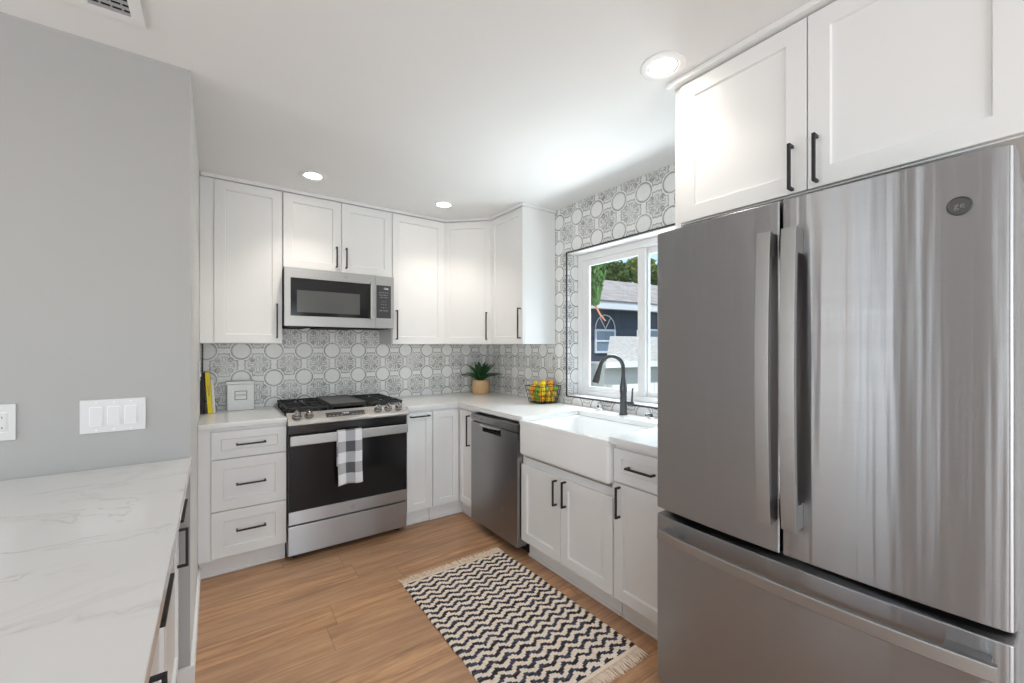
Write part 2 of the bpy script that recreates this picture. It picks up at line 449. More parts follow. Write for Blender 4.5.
# ------------------------------------------------------------------ kitchen window
def kitchen_window():
    bm = bmesh.new(); x0, x1 = .115, .175; y0, y1, z0, z1 = WY0 - .001, WY1 + .001, WZ0 + .007, WZ1 - .007; f = .05
    for q in ((y0, y0 - f, z0, z1), (y1 + f, y1, z0, z1), (y0 - f, y1 + f, z0, z0 + f * .7), (y0 - f, y1 + f, z1 - f, z1)): box(bm, x0, x1, *q, bev=.003)
    fr = struct('window_1', bm, M['vinyl'])
    def sash(ya, yb, xa, xb, st0, st1):
        za, zb = z0 + f * .7, z1 - f
        s = bmesh.new()
        for q in ((ya, ya - st0, za, zb), (yb + st1, yb, za, zb), (ya - st0, yb + st1, za, za + .034), (ya - st0, yb + st1, zb - .045, zb)): box(s, xa, xb, *q, bev=.003)
        so_ = make('sash', s, M['vinyl'], fr)
        make('glass_pane', B((xa + xb) / 2 - .003, (xa + xb) / 2 + .003, ya - st0 + .004, yb + st1 - .004, za + .03, zb - .04), M['glass'], so_)
        return so_
    s1 = sash(y0 - f, -1.842, .120, .142, .068, .060)
    sash(-1.80, y1 + f, .146, .168, .052, .068)
    make('latch', B(.106, .1195, -1.785, -1.805, 1.40, 1.46, bev=.003), M['vinyl'], s1)
kitchen_window()

# ------------------------------------------------------------------ cabinets
# every run: local x along the run, front towards local -y, origin at floor on the wall line
DB = .625    # depth of base carcass
def base_body(t, w, top=.872, zb=.115, kick=.575, extra=None):
    bm = bmesh.new(); box(bm, .0005, w - .0005, -DB, -.004, zb, top)
    make('body', bm, M['cab'], t)
    k = bmesh.new(); box(k, .002, w - .002, -kick, -.02, 0.001, zb - .001); box(k, .002, w - .002, -kick - .010, -kick, 0.001, .018, .004)
    make('toe_kick', k, M['cab'], t)
def front(t, kind, x0, x1, z0, z1, hnd=None, y=-DB, fr=.057):
    g = .0018
    d = make(kind, shaker(x1 - x0 - 2 * g, z1 - z0 - 2 * g, x0 + g, z0 + g, y, fr=min(fr, (x1 - x0) * .27, (z1 - z0) * .33)), M['cab'], t)
    if hnd: pull(d, hnd[0], hnd[1], hnd[2], hnd[3], y - .019)
    return d

# 1 drawer base, left of the range
t = thing('base_cabinet', 'white shaker base cabinet with three drawers left of the range', 'cabinet', (-2.289, 0, 0))
X0 = .058; X1 = .439
base_body(t, X1 + .001)
make('filler', B(0.0005, X0 - .001, -DB - .017, -DB, .117, .872), M['cab'], t)
cxp = (X0 + X1) / 2 + .004
front(t, 'drawer', X0, X1, .693, .853, (cxp, .772, .150, False), fr=.045)
front(t, 'drawer', X0, X1, .392, .690, (cxp, .539, .150, False))
front(t, 'drawer', X0, X1, .120, .389, (cxp, .270, .150, False))
# 2 pull-out right of the range
t = thing('base_cabinet', 'narrow white pull-out cabinet with a horizontal handle, right of the range', 'cabinet', (-1.077, 0, 0))
base_body(t, .207); front(t, 'door', .002, .207, .120, .853, (.100, .826, .150, False), fr=.05)
# 3 corner cabinet (lazy susan)
t = thing('corner_cabinet', 'white L-shaped corner base cabinet between pull-out cabinet and dishwasher', 'cabinet', (0, 0, 0))
bm = bmesh.new(); prism(bm, [(-.8685, -.004), (-.8685, -DB), (-DB, -DB), (-DB, -.8775), (-.004, -.8775), (-.004, -.004)], .115, .872); make('body', bm, M['cab'], t)
bm = bmesh.new(); prism(bm, [(-.868, -.02), (-.868, -.575), (-.575, -.575), (-.575, -.877), (-.02, -.877), (-.02, -.02)], .001, .114)
prism(bm, [(-.868, -.575), (-.868, -.586), (-.586, -.586), (-.586, -.877), (-.575, -.877), (-.575, -.575)], .001, .018); make('toe_kick', bm, M['cab'], t)
d = make('door', shaker(.2165, .7294, -.8665, .1218, -DB, fr=.05), M['cab'], t)
d2 = make('door', shaker(.2285, .7294, 0, .1218, 0, fr=.05), M['cab'], t); d2.location = (-DB, -.6468, 0); d2.rotation_euler = (0, 0, -PI / 2)
pull(d2, .170, .705, .235, True, -.019)
# dishwasher
t = thing('dishwasher', 'dark stainless dishwasher with a pocket handle beside the corner cabinet', 'dishwasher', (0, -.879, 0), -PI / 2)
w = .594
make('body', B(.004, w - .004, -.60, -.02, .075, .868), M['side'], t)
make('toe_kick', B(.006, w - .006, -.56, -.03, .001, .074), M['void'], t)
bm = bmesh.new()
px0, px1, pz0, pz1 = .165, .400, .742, .792            # pocket
for q in ((.003, w - .003, .070, pz0), (.003, px0, pz0, pz1), (px1, w - .003, pz0, pz1), (px0, px1, pz1, .800)): box(bm, q[0], q[1], -.668, -.600, q[2], q[3])
dd = make('door', bm, M['steeld'], t)
make('control_strip', B(.003, w - .003, -.670, -.600, .802, .852, bev=.003), M['steeld'], t)
bm = bmesh.new(); box(bm, px0, px1, -.612, -.601, pz0, pz1); hp = make('pocket', bm, M['void'], dd)
bm = bmesh.new(); n = 14
for k in range(n):
    a0 = px0 + (px1 - px0) * k / n; a1 = px0 + (px1 - px0) * (k + 1) / n
    u = (k + .5) / n * 2 - 1; box(bm, a0, a1, -.712 + .022 * u * u, -.664, pz1 - .004, pz1 + .007, 0)
make('handle', bm, M['knobl'], dd)
make('indicator_dot', lathe(bmesh.new(), [(.007, -.6705), (.007, -.672)], 16, (.15, 0, .826), 'Y'), M['printd'], t)
make('vent_slots', B(.03, .075, -.671, -.6701, .832, .836), M['printd'], t)
b = text_mesh('DELAY  HEAT  NORMAL', .012, .0002); bm = bmesh.new(); merge(bm, b, 0, Matrix.Translation((.47, -.6702, .828))); make('control_lettering', bm, M['print'], t)
make('emblem', lathe(bmesh.new(), [(.013, -.6680), (.013, -.6692), (.011, -.6695)], 24, (.42, 0, .262), 'Y'), M['steel'], dd)
# sink cabinet
t = thing('sink_cabinet', 'white two-door base cabinet carrying the farmhouse sink', 'cabinet', (0, -1.4735, 0), -PI / 2)
w = .760; bm = bmesh.new(); box(bm, .0005, w - .0005, -DB, -.004, .115, .645); make('body', bm, M['cab'], t)
k = bmesh.new(); box(k, .002, w - .002, -.575, -.02, .001, .114); box(k, .002, w - .002, -.586, -.575, .001, .018, .004); make('toe_kick', k, M['cab'], t)
make('side_panel', B(.0005, .02, -DB, -.004, .6455, .872), M['cab'], t); make('side_panel', B(w - .02, w - .0005, -DB, -.004, .6455, .872), M['cab'], t)
front(t, 'door', .002, .376, .120, .606, (.344, .515, .145, True)); front(t, 'door', .376, .758, .120, .606, (.420, .526, .145, True))
# drawer-over-door cabinet next to the fridge
t = thing('base_cabinet', 'narrow white cabinet with one drawer over one door beside the fridge', 'cabinet', (0, -2.235, 0), -PI / 2)
base_body(t, .338); front(t, 'drawer', .002, .336, .690, .853, (.169, .775, .150, False), fr=.045); front(t, 'door', .002, .336, .120, .686, (.042, .598, .150, True))
# tall panel left of the fridge
tag(make('fridge_side_panel', B(-.648, -.002, -2.578, -2.606, .001, 2.418, bev=.001), M['cab']), 'tall white side panel standing between counter and fridge', 'panel')

# peninsula cabinets (fronts face +x)
def pen(y, w, label, fronts):
    t = thing('base_cabinet', label, 'cabinet', (-2.945, y, 0), PI / 2)
    FD_ = .6005
    bm = bmesh.new(); box(bm, .0005, w - .0005, -FD_, -.004, .105, .872); make('body', bm, M['cab'], t)
    k = bmesh.new(); box(k, .002, w - .002, -FD_ + .05, -.02, .001, .104); make('toe_kick', k, M['cab'], t)
    for kd, z0, z1, hnd in fronts: front(t, kd, .002, w - .002, z0, z1, hnd, y=-FD_ - .0005, fr=.045)
pen(-2.045, .543, 'white drawer-over-door cabinet under the veined counter, next to the grey wall', (('drawer', .700, .868, (.270, .783, .23, False)), ('door', .110, .697, (.445, .590, .145, True))))
pen(-2.755, .708, 'wider white drawer-over-door cabinet under the veined counter, nearer the camera', (('drawer', .700, .868, (.360, .783, .23, False)), ('door', .110, .697, (.285, .590, .145, True))))
pen(-3.75, .993, 'white drawer cabinet at the end of the veined counter beside the camera', (('drawer', .700, .868, (.5, .783, .23, False)), ('drawer', .400, .697, (.5, .545, .23, False)), ('drawer', .110, .397, (.5, .250, .23, False))))

# uppers
UZ0, UZ1, DU = 1.367, 2.413, .309
def upper(label, loc, rz, w, z0, doors, fill=0, parent=None):
    t = thing('wall_cabinet', label, 'cabinet', loc, rz)
    make('body', B(.0005, w - .0005, -DU, -.002, z0, UZ1 + .002), M['cab'], t)
    if fill: make('filler', B(0.0005, fill - .001, -DU - .017, -DU, z0, UZ1), M['cab'], t)
    for x0, x1, hx, hz, L in doors: front(t, 'door', x0, x1, z0, UZ1, (hx, hz, L, True), y=-DU)
    return t
upper('tall white wall cabinet at the left end, beside the microwave', (-2.289, 0, 0), 0, .453, UZ0, [(.071, .452, .418, 1.52, .235)], fill=.071)
upper('short two-door white wall cabinet above the microwave', (-1.8345, 0, 0), 0, .760, 1.895, [(.001, .3805, .344, 2.002, .150), (.3805, .7595, .412, 2.002, .150)])
upper('white wall cabinet right of the microwave', (-1.073, 0, 0), 0, .455, UZ0, [(.001, .455, .032, 1.52, .235)])
t = thing('wall_cabinet', 'angled white wall cabinet across the corner above the plant', 'cabinet')
bm = bmesh.new(); prism(bm, [(-.6165, -.002), (-.6165, -.308), (-.308, -.6085), (-.002, -.6085), (-.002, -.002)], UZ0, UZ1 + .002); make('body', bm, M['cab'], t)
v = Vector((-.308 + .6165, -.6085 + .308, 0)); dl = v.length
d = make('door', shaker(dl - .012, UZ1 - UZ0 - .004, .006, UZ0 + .002, -.0005), M['cab'], t); d.location = (-.6165, -.308, 0); d.rotation_euler = (0, 0, math.atan2(v.y, v.x))
pull(d, dl - .045, 1.52, .235, True, -.0195)
upper('white wall cabinet on the tiled wall beside the window', (0, -.6095, 0), -PI / 2, .458, UZ0, [(.001, .457, .432, 1.525, .235)])
# over-fridge cabinet
t = thing('wall_cabinet', 'deep two-door white cabinet above the fridge', 'cabinet', (0, -2.607, 0), -PI / 2)
make('body', B(.0005, .990, -.645, -.002, 1.848, 2.418), M['cab'], t)
front(t, 'door', .004, .462, 1.850, 2.414, (.420, 1.934, .150, True), y=-.6455, fr=.060)
front(t, 'door', .462, .924, 1.850, 2.414, (.490, 1.940, .150, True), y=-.6455, fr=.060)
make('filler', B(.926, .990, -.662, -.6455, 1.850, 2.414), M['cab'], t)

# ------------------------------------------------------------------ worktops
CT, CB = .904, .8735
tag(make('countertop', B(-2.2885, -1.8495, -.660, -.002, CB, CT, bev=.003), M['quartz']), 'short white quartz countertop left of the range, with books on it', 'countertop')
bm = bmesh.new(); SY0, SY1, SXB = -1.512, -2.218, -.175
poly = [(-1.0755, -.002), (-1.0755, -.660), (-.660, -.660), (-.660, SY0), (SXB, SY0), (SXB, SY1), (-.660, SY1), (-.660, -2.576), (-.002, -2.576), (-.002, -.002)]
prism(bm, poly, CB, CT)
bmesh.ops.bevel(bm, geom=[e for e in bm.edges if abs(e.verts[0].co.z - e.verts[1].co.z) < 1e-5 and e.verts[0].co.z > CT - .001], offset=.003, segments=2, affect='EDGES')
tag(make('countertop', bm, M['quartz']), 'L-shaped white quartz countertop running round the corner and sink', 'countertop')
tag(make('countertop', B(-2.965, -2.285, -3.80, -1.503, CB, CT, bev=.003), M['quartzp']), 'large veined quartz countertop against the grey wall, bottom left', 'countertop')

# ------------------------------------------------------------------ farmhouse sink
def sink():
    t = thing('farmhouse_sink', 'white apron-front farmhouse sink below the window', 'sink', (0, -1.865, 0))
    x0, x1 = -.676, -.155; y0, y1 = -.3675, .3675; zt, zb = .8725, .668
    bm = bmesh.new()
    def rr(xa, xb, ya, yb, r, z, n=5):
        out = []
        for cx, cy_, a0 in ((xb - r, yb - r, 0), (xa + r, yb - r, PI / 2), (xa + r, ya + r, PI), (xb - r, ya + r, 1.5 * PI)):
            for k in range(n + 1):
                a = a0 + PI / 2 * k / n; out.append(bm.verts.new((cx + r * math.cos(a), cy_ + r * math.sin(a), z)))
        return out
    wl_ = .024
    L = [rr(x0 + .02, x1, y0 + .02, y1 - .02, .01, zb + .0), rr(x0 + .004, x1, y0 + .004, y1 - .004, .016, zb + .008), rr(x0, x1, y0, y1, .018, zb + .022),
         rr(x0, x1, y0, y1, .018, zt - .012), rr(x0 + .004, x1, y0 + .003, y1 - .003, .016, zt - .003), rr(x0 + .012, x1 - .004, y0 + .010, y1 - .010, .014, zt),
         rr(x0 + wl_, x1 - wl_, y0 + wl_ + .006, y1 - wl_ - .006, .035, zt), rr(x0 + wl_ + .006, x1 - wl_ - .006, y0 + wl_ + .012, y1 - wl_ - .012, .033, zt - .008),
         rr(x0 + wl_ + .012, x1 - wl_ - .012, y0 + wl_ + .018, y1 - wl_ - .018, .04, zb + .04), rr(x0 + wl_ + .04, x1 - wl_ - .04, y0 + wl_ + .05, y1 - wl_ - .05, .04, zb + .018)]
    for a, b in zip(L, L[1:]):
        n = len(a)
        for k in range(n): bm.faces.new((a[k], a[(k + 1) % n], b[(k + 1) % n], b[k]))
    bm.faces.new(L[0][::-1]); bm.faces.new(L[-1])
    make('basin', bm, M['ceram'], t, ang=50)
    make('drain', lathe(bmesh.new(), [(.045, .6865), (.045, .690), (.030, .690), (.028, .687)], 28, (-.41, 0, 0)), M['chrome'], t)
    # apron lip that rises in front of the worktop
    bm = bmesh.new(); box(bm, x0, -.661, y0 + .001, y1 - .001, zt - .016, .889, .007, 4)
    bx = bmesh.new()
    make('apron_lip', bm, M['ceram'], t, ang=50); bx.free()
sink()

# faucet
t = thing('faucet', 'graphite gooseneck pull-down faucet on the counter behind the sink', 'faucet', (-.075, -1.822, CT))
make('base_ring', lathe(bmesh.new(), [(.027, .0005), (.027, .006), (.024, .010)], 28), M['graph'], t)
D = Vector((-.92, .38, 0)).normalized(); R = .082
bm = bmesh.new(); prof = [(.0225, .008), (.0225, .10), (.021, .135), (.0235, .15), (.0235, .17), (.017, .215), (.0135, .245)]
lathe(bm, prof, 24); make('body', bm, M['graph'], t)
pts = [Vector((0, 0, .24)), Vector((0, 0, .27)), Vector((0, 0, .298))]
for k in range(1, 13):
    a = PI * .94 * k / 12; pts.append(D * (R - R * math.cos(a)) + Vector((0, 0, .298 + R * math.sin(a))))
bm = bmesh.new(); tube(bm, pts, .0125, 16); make('gooseneck', bm, M['graph'], t)
e0 = pts[-1]; dv = (pts[-1] - pts[-2]).normalized()
bm = bmesh.new(); tube(bm, [e0 - dv * .004, e0 + dv * .02, e0 + dv * .075, e0 + dv * .105, e0 + dv * .110], [.0135, .0145, .021, .0215, .018], 20); make('spray_head', bm, M['graph'], t)
hd = Vector((.25, -.97, 0)).normalized()
bm = bmesh.new(); tube(bm, [hd * .015 + Vector((0, 0, .075)), hd * .068 + Vector((0, 0, .075))], .0135, 18)
hh = make('handle_hub', bm, M['graph'], t)
bm = bmesh.new(); tube(bm, [hd * .058 + Vector((0, 0, .075)), hd * .060 + Vector((0, 0, .11)), hd * .064 + Vector((0, 0, .175))], [.0065, .006, .0055], 12); make('lever', bm, M['graph'], hh)
# air gap + soap button
t = thing('air_gap', 'small chrome dishwasher air gap on the counter left of the faucet', 'air gap', (-.055, -1.60, CT))
make('cap', lathe(bmesh.new(), [(.021, .0005), (.021, .006), (.0185, .008), (.0185, .048), (.0165, .052)], 24), M['chrome'], t)
make('slot', B(-.0192, -.0175, -.010, .010, .020, .034, bev=.0005), M['slot'], t)
t = thing('soap_pump', 'low chrome soap pump cap on the counter right of the faucet', 'soap pump', (-.065, -2.03, CT))
make('collar', lathe(bmesh.new(), [(.020, .0005), (.020, .006), (.015, .008), (.015, .014)], 24), M['chrome'], t)
bm = bmesh.new(); tube(bm, [(0, 0, .014), (0, 0, .026), (-.02, .004, .030), (-.045, .01, .026)], [.010, .009, .007, .006], 12); make('spout', bm, M['graph'], t)

# ------------------------------------------------------------------ range
def gas_range():
    t = thing('gas_range', 'stainless slide-in gas range with black oven glass', 'stove', (-1.848, 0, 0)); w = .767
    make('body', B(.004, w - .004, -.640, -.012, .028, .900), M['side'], t)
    for x in (.05, w - .05):
        for y in (-.60, -.06): make('foot', lathe(bmesh.new(), [(.016, .001), (.016, .02), (.010, .021), (.010, .0285)], 12, (x, y, 0)), M['blackp'], t)
    # warming drawer
    make('drawer', B(.004, w - .004, -.668, -.640, .036, .218, bev=.004), M['steel'], t)
    # oven door with a black glass pane, steel lower rail
    d = make('oven_door', B(.004, w - .004, -.672, -.641, .232, .790, bev=.004), M['enam'], t)
    make('lower_rail', B(.005, w - .005, -.6765, -.6722, .232, .312, bev=.0015), M['steel'], d)
    make('oven_glass', B(.006, w - .006, -.6755, -.6722, .3135, .742, bev=.001), M['glassb'], d)
    make('emblem', lathe(bmesh.new(), [(.016, -.6767), (.016, -.6780), (.013, -.6785)], 24, (.385, 0, .268), 'Y'), M['steeld'], d)
    # handle: broad flat bar right across
    bm = bmesh.new(); box(bm, .008, w - .010, -.716, -.700, .728, .790, .006, 3)
    for x in (.030, w - .030): box(bm, x - .014, x + .014, -.704, -.6725, .742, .778, .003)
    make('handle', bm, M['steelh'], d)
    make('vent_band', B(.004, w - .004, -.668, -.641, .792, .850, bev=.002), M['enam'], t)
    # sloped control fascia
    bm = bmesh.new(); prof = [(-.700, .852), (-.706, .858), (-.706, .866), (-.700, .873), (-.612, .9215), (-.600, .9215), (-.600, .852)]
    a = [bm.verts.new((.000, y, z)) for y, z in prof]; b = [bm.verts.new((w, y, z)) for y, z in prof]; n = len(prof)
    for k in range(n): bm.faces.new((a[k], a[(k + 1) % n], b[(k + 1) % n], b[k]))
    bm.faces.new(a[::-1]); bm.faces.new(b); fa = make('control_fascia', bm, M['steelh'], t, ang=20)
    sl = math.atan2(.9215 - .873, -.612 + .700)              # slope
    nrm = Vector((0, -math.sin(sl), math.cos(sl))); mid = Vector((0, -.656, .8972)); al = Vector((0, math.cos(sl), math.sin(sl)))
    def slab(x0, x1, s0, s1, th, mat, name, par):
        bm = bmesh.new(); vs = []
        for h in (.0003, th):
            for xx, ss in ((x0, s0), (x1, s0), (x1, s1), (x0, s1)): vs.append(bm.verts.new(mid + al * ss + nrm * h + Vector((xx, 0, 0))))
        for f in ((0, 1, 2, 3), (4, 5, 6, 7), (0, 1, 5, 4), (1, 2, 6, 5), (2, 3, 7, 6), (3, 0, 4, 7)): bm.faces.new([vs[i] for i in f])
        return make(name, bm, mat, par)
    dp = slab(.222, .468, -.026, .020, .0022, M['panelb'], 'display_panel', fa)
    for i, s in enumerate(('8', '8', '1')):
        pass
    b = text_mesh('12:00', .020, .0002); bm = bmesh.new()
    mx = Matrix.Translation(mid + nrm * .0027 + Vector((.345, 0, 0)) + al * .004) @ Matrix.Rotation(-(PI / 2 - sl), 4, 'X')
    merge(bm, b, 0, mx); make('clock_digits', bm, M['digit'], dp)
    for k in range(10):
        x = .236 + .024 * k + (.05 if k > 3 else -.0)
        if x < .46: slab(x, x + .014, -.018, -.014, .0030, M['print'], 'touch_label', dp)
    for x in (.036, .104, .544, .613, .682 + .008):
        c = mid + Vector((x + .018, 0, 0)) + al * .004
        rot = nrm.to_track_quat('Z', 'Y').to_matrix().to_4x4()
        bm = bmesh.new(); lathe(bm, [(.026, .0005), (.027, .005), (.026, .010), (.0215, .013), (.021, .032), (.018, .036)], 24); bmesh.ops.transform(bm, matrix=Matrix.Translation(c) @ rot, verts=bm.verts)
        kb = make('knob', bm, M['knobm'], fa)
        bm = bmesh.new(); box(bm, -.005, .005, -.0195, .0195, .034, .045, .002); bmesh.ops.transform(bm, matrix=Matrix.Translation(c) @ rot, verts=bm.verts); make('grip', bm, M['knobm'], kb)
    # cooktop pan, flanges, burners, grates, griddle
    bm = bmesh.new(); box(bm, -.010, w + .010, -.604, -.030, .9052, .917, .003); ck = make('cooktop', bm, M['enam'], t)
    make('back_lip', B(.0, w, -.030, -.012, .9052, .926, bev=.003), M['steel'], t)
    for bx_, by_, r in ((.135, -.46, .045), (.135, -.17, .036), (.632, -.46, .050), (.632, -.17, .034), (.384, -.32, .040)):
        bu = make('burner', lathe(bmesh.new(), [(r, .9172), (r, .923), (r * .8, .927)], 24, (bx_, by_, 0)), M['griddle'], ck)
        make('burner_cap', lathe(bmesh.new(), [(r * .82, .9272), (r * .82, .933), (r * .7, .936)], 24, (bx_, by_, 0)), M['iron'], bu)
    def grate(x0, x1, label=None):
        bm = bmesh.new(); z0, z1 = .936, .950; y0, y1 = -.595, -.045; b_ = .012
        for x in (x0, x1 - b_): box(bm, x, x + b_, y0, y1, z0, z1, .002)
        for y in (y0, (y0 + y1) / 2 - b_ / 2, y1 - b_): box(bm, x0, x1, y, y + b_, z0, z1, .002)
        for cyy in ((y0 * .75 + y1 * .25), (y0 * .25 + y1 * .75)):
            cx = (x0 + x1) / 2
            box(bm, x0, cx - .03, cyy - b_ / 2, cyy + b_ / 2, z0, z1, .002); box(bm, cx + .03, x1, cyy - b_ / 2, cyy + b_ / 2, z0, z1, .002)
            box(bm, cx - b_ / 2, cx + b_ / 2, cyy + .03, cyy + .135, z0, z1, .002); box(bm, cx - b_ / 2, cx + b_ / 2, cyy - .135, cyy - .03, z0, z1, .002)
            for s1 in (-1, 1):
                for s2 in (-1, 1):
                    tube(bm, [(cx + s1 * .10, cyy + s2 * .115, (z0 + z1) / 2), (cx + s1 * .035, cyy + s2 * .035, (z0 + z1) / 2)], .006, 6)
        for x in (x0 + .004, x1 - .016):
            for y in (y0 + .002, y1 - .014): box(bm, x, x + .012, y, y + .012, .9172, z0 + .002)
        make('grate', bm, M['iron'], t)
    grate(.008, .258); grate(w - .258, w - .008); grate(.262, w - .262)
    # griddle plate over the middle
    bm = bmesh.new(); gx0, gx1, gy0, gy1 = .268, w - .268, -.565, -.075
    box(bm, gx0, gx1, gy0, gy1, .9505, .9535, .001)
    for q in ((gx0, gx0 + .008, gy0, gy1), (gx1 - .008, gx1, gy0, gy1), (gx0, gx1, gy0, gy0 + .008), (gx0, gx1, gy1 - .008, gy1)): box(bm, *q, .9535, .9585, .001)
    tag(make('griddle', bm, M['griddle'], None, loc=(-1.848, 0, 0)), 'flat grey griddle plate resting on the middle burner grate', 'griddle')
gas_range()

# towel on the oven handle
def towel():
    m, nt, p = new_mat('buffalo_check_cotton'); E.nt = nt
    x, y, z, oc = coords('UV')
    a = (x > .32) * (x < .72); b = (efract(y * .86) > .5)
    s = (a + b) * .5
    wv = white(combine(efloor(x * 60), efloor(y * 60), 0.0))
    c = mixc(s, (.82, .82, .84), (.085, .085, .095))
    c = mixc(wv * .12, c, (.3, .3, .31))
    nt.links.new(c, p.inputs['Base Color']); p.inputs['Roughness'].default_value = .95
    bump(p, wv, .3, .001)
    bm = bmesh.new(); x0, x1 = -1.568, -1.416; nx = 16
    prof = []      # (y, z, v)
    yb, yf = -.6965, -.7225
    for k in range(8): prof.append((yb + .0015, .56 + k * (.232 / 8)))
    for k in range(9):
        an = PI * k / 8; prof.append(((yb + yf) / 2 + math.cos(an) * (yb - yf + .003) / 2, .7935 + math.sin(an) * .004))
    for k in range(1, 26): prof.append((yf - .001, .7935 - k * (.3435 / 25)))
    uv = bm.loops.layers.uv.new('UVMap'); grid = []; s = 0
    for j, (y, z) in enumerate(prof):
        if j: s += math.hypot(y - prof[j - 1][0], z - prof[j - 1][1])
        row = []
        for i in range(nx + 1):
            f = i / nx; hang = max(0, (.79 - z)) if j > 12 else 0
            yy = y - (.010 * hang / .34) * (math.sin(f * 7.5 + .6) + .6) * (1 if j > 12 else 0)
            xx = x0 + (x1 - x0) * f + (.004 * math.sin(z * 30) * hang)
            zz = z + (.008 * math.sin(f * 5 + .5) - .014 * (1 - f)) * (hang / .34)
            row.append((bm.verts.new((xx, yy, zz)), f, s))
        grid.append(row)
    tot = s
    for j in range(len(grid) - 1):
        for i in range(nx):
            q = (grid[j][i], grid[j][i + 1], grid[j + 1][i + 1], grid[j + 1][i])
            f = bm.faces.new([v[0] for v in q])
            for l, v in zip(f.loops, q): l[uv].uv = (v[1], (tot - v[2]) / .118)
    o = make('dish_towel', bm, m, None, ang=80); sm = o.modifiers.new('thick', 'SOLIDIFY'); sm.thickness = .003; sm.offset = 0
    tag(o, 'grey and white buffalo check towel hanging over the oven handle', 'towel')
towel()

# ------------------------------------------------------------------ microwave
def microwave():
    t = thing('microwave', 'stainless over-the-range microwave under the short wall cabinet', 'microwave', (-1.833, 0, 1.487)); w, h = .748, .398
    f = -.400
    make('body', B(.002, w - .002, -.368, -.006, .012, h), M['blackp'], t)
    bm = bmesh.new(); box(bm, .02, .16, -.375, -.03, -.008, .0115, .003); box(bm, .22, .50, -.375, -.03, -.008, .0115, .003); box(bm, .16, .22, -.30, -.05, .001, .0115); box(bm, .50, w - .02, -.34, -.05, -.004, .0115, .002); make('underside_vent', bm, M['void'], t)
    # door with frame pieces
    dx = .606
    bm = bmesh.new(); gx0, gx1, gz0, gz1 = .036, .572, .070, .331
    for q in ((0, gx0, 0, h), (gx1, dx, 0, h), (gx0, gx1, 0, gz0), (gx0, gx1, gz1, h)): box(bm, q[0], q[1], f, -.3685, q[2], q[3])
    d = make('door', bm, M['steelh'], t)
    make('door_glass', B(gx0 + .0005, gx1 - .0005, f + .002, -.370, gz0 + .0005, gz1 - .0005), M['glassb'], d)
    make('viewing_window', B(.075, .492, f + .0008, f + .0019, .096, .248, bev=.0005), M['mwwin'], d)
    make('handle', B(.562, .596, f - .028, f - .0, .064, .337, bev=.005), M['chrome'] if False else M['steelh'], d)
    make('emblem', lathe(bmesh.new(), [(.011, f - .0002), (.011, f - .001), (.009, f - .0013)], 20, (.395, 0, .365), 'Y'), M['steeld'], d)
    c = make('control_column', B(dx + .002, w, f, -.3685, 0, h, bev=.002), M['steelh'], t)
    k = make('keypad', B(dx + .007, w - .024, f - .0015, f - .0002, .077, .328), M['panelb'], c)
    b = text_mesh('12:00', .016, .0002); bm = bmesh.new(); merge(bm, b, 0, Matrix.Translation((.686, f - .0016, .303))); make('clock_digits', bm, M['digit'], k)
    bm = bmesh.new()
    for r, row in enumerate(('POPCORN  COOK', 'REHEAT DEFROST', 'TIMER  POWER')): merge(bm, text_mesh(row, .0085, .0002), 0, Matrix.Translation((.668, f - .0016, .272 - r * .018)))
    make('function_lettering', bm, M['print'], k); bm = bmesh.new()
    for r, row in enumerate(('1   2   3', '4   5   6', '7   8   9', 'OFF 0 START')): merge(bm, text_mesh(row, .012, .0002), 0, Matrix.Translation((.668, f - .0016, .205 - r * .024)))
    make('number_lettering', bm, M['print'], k)
microwave()

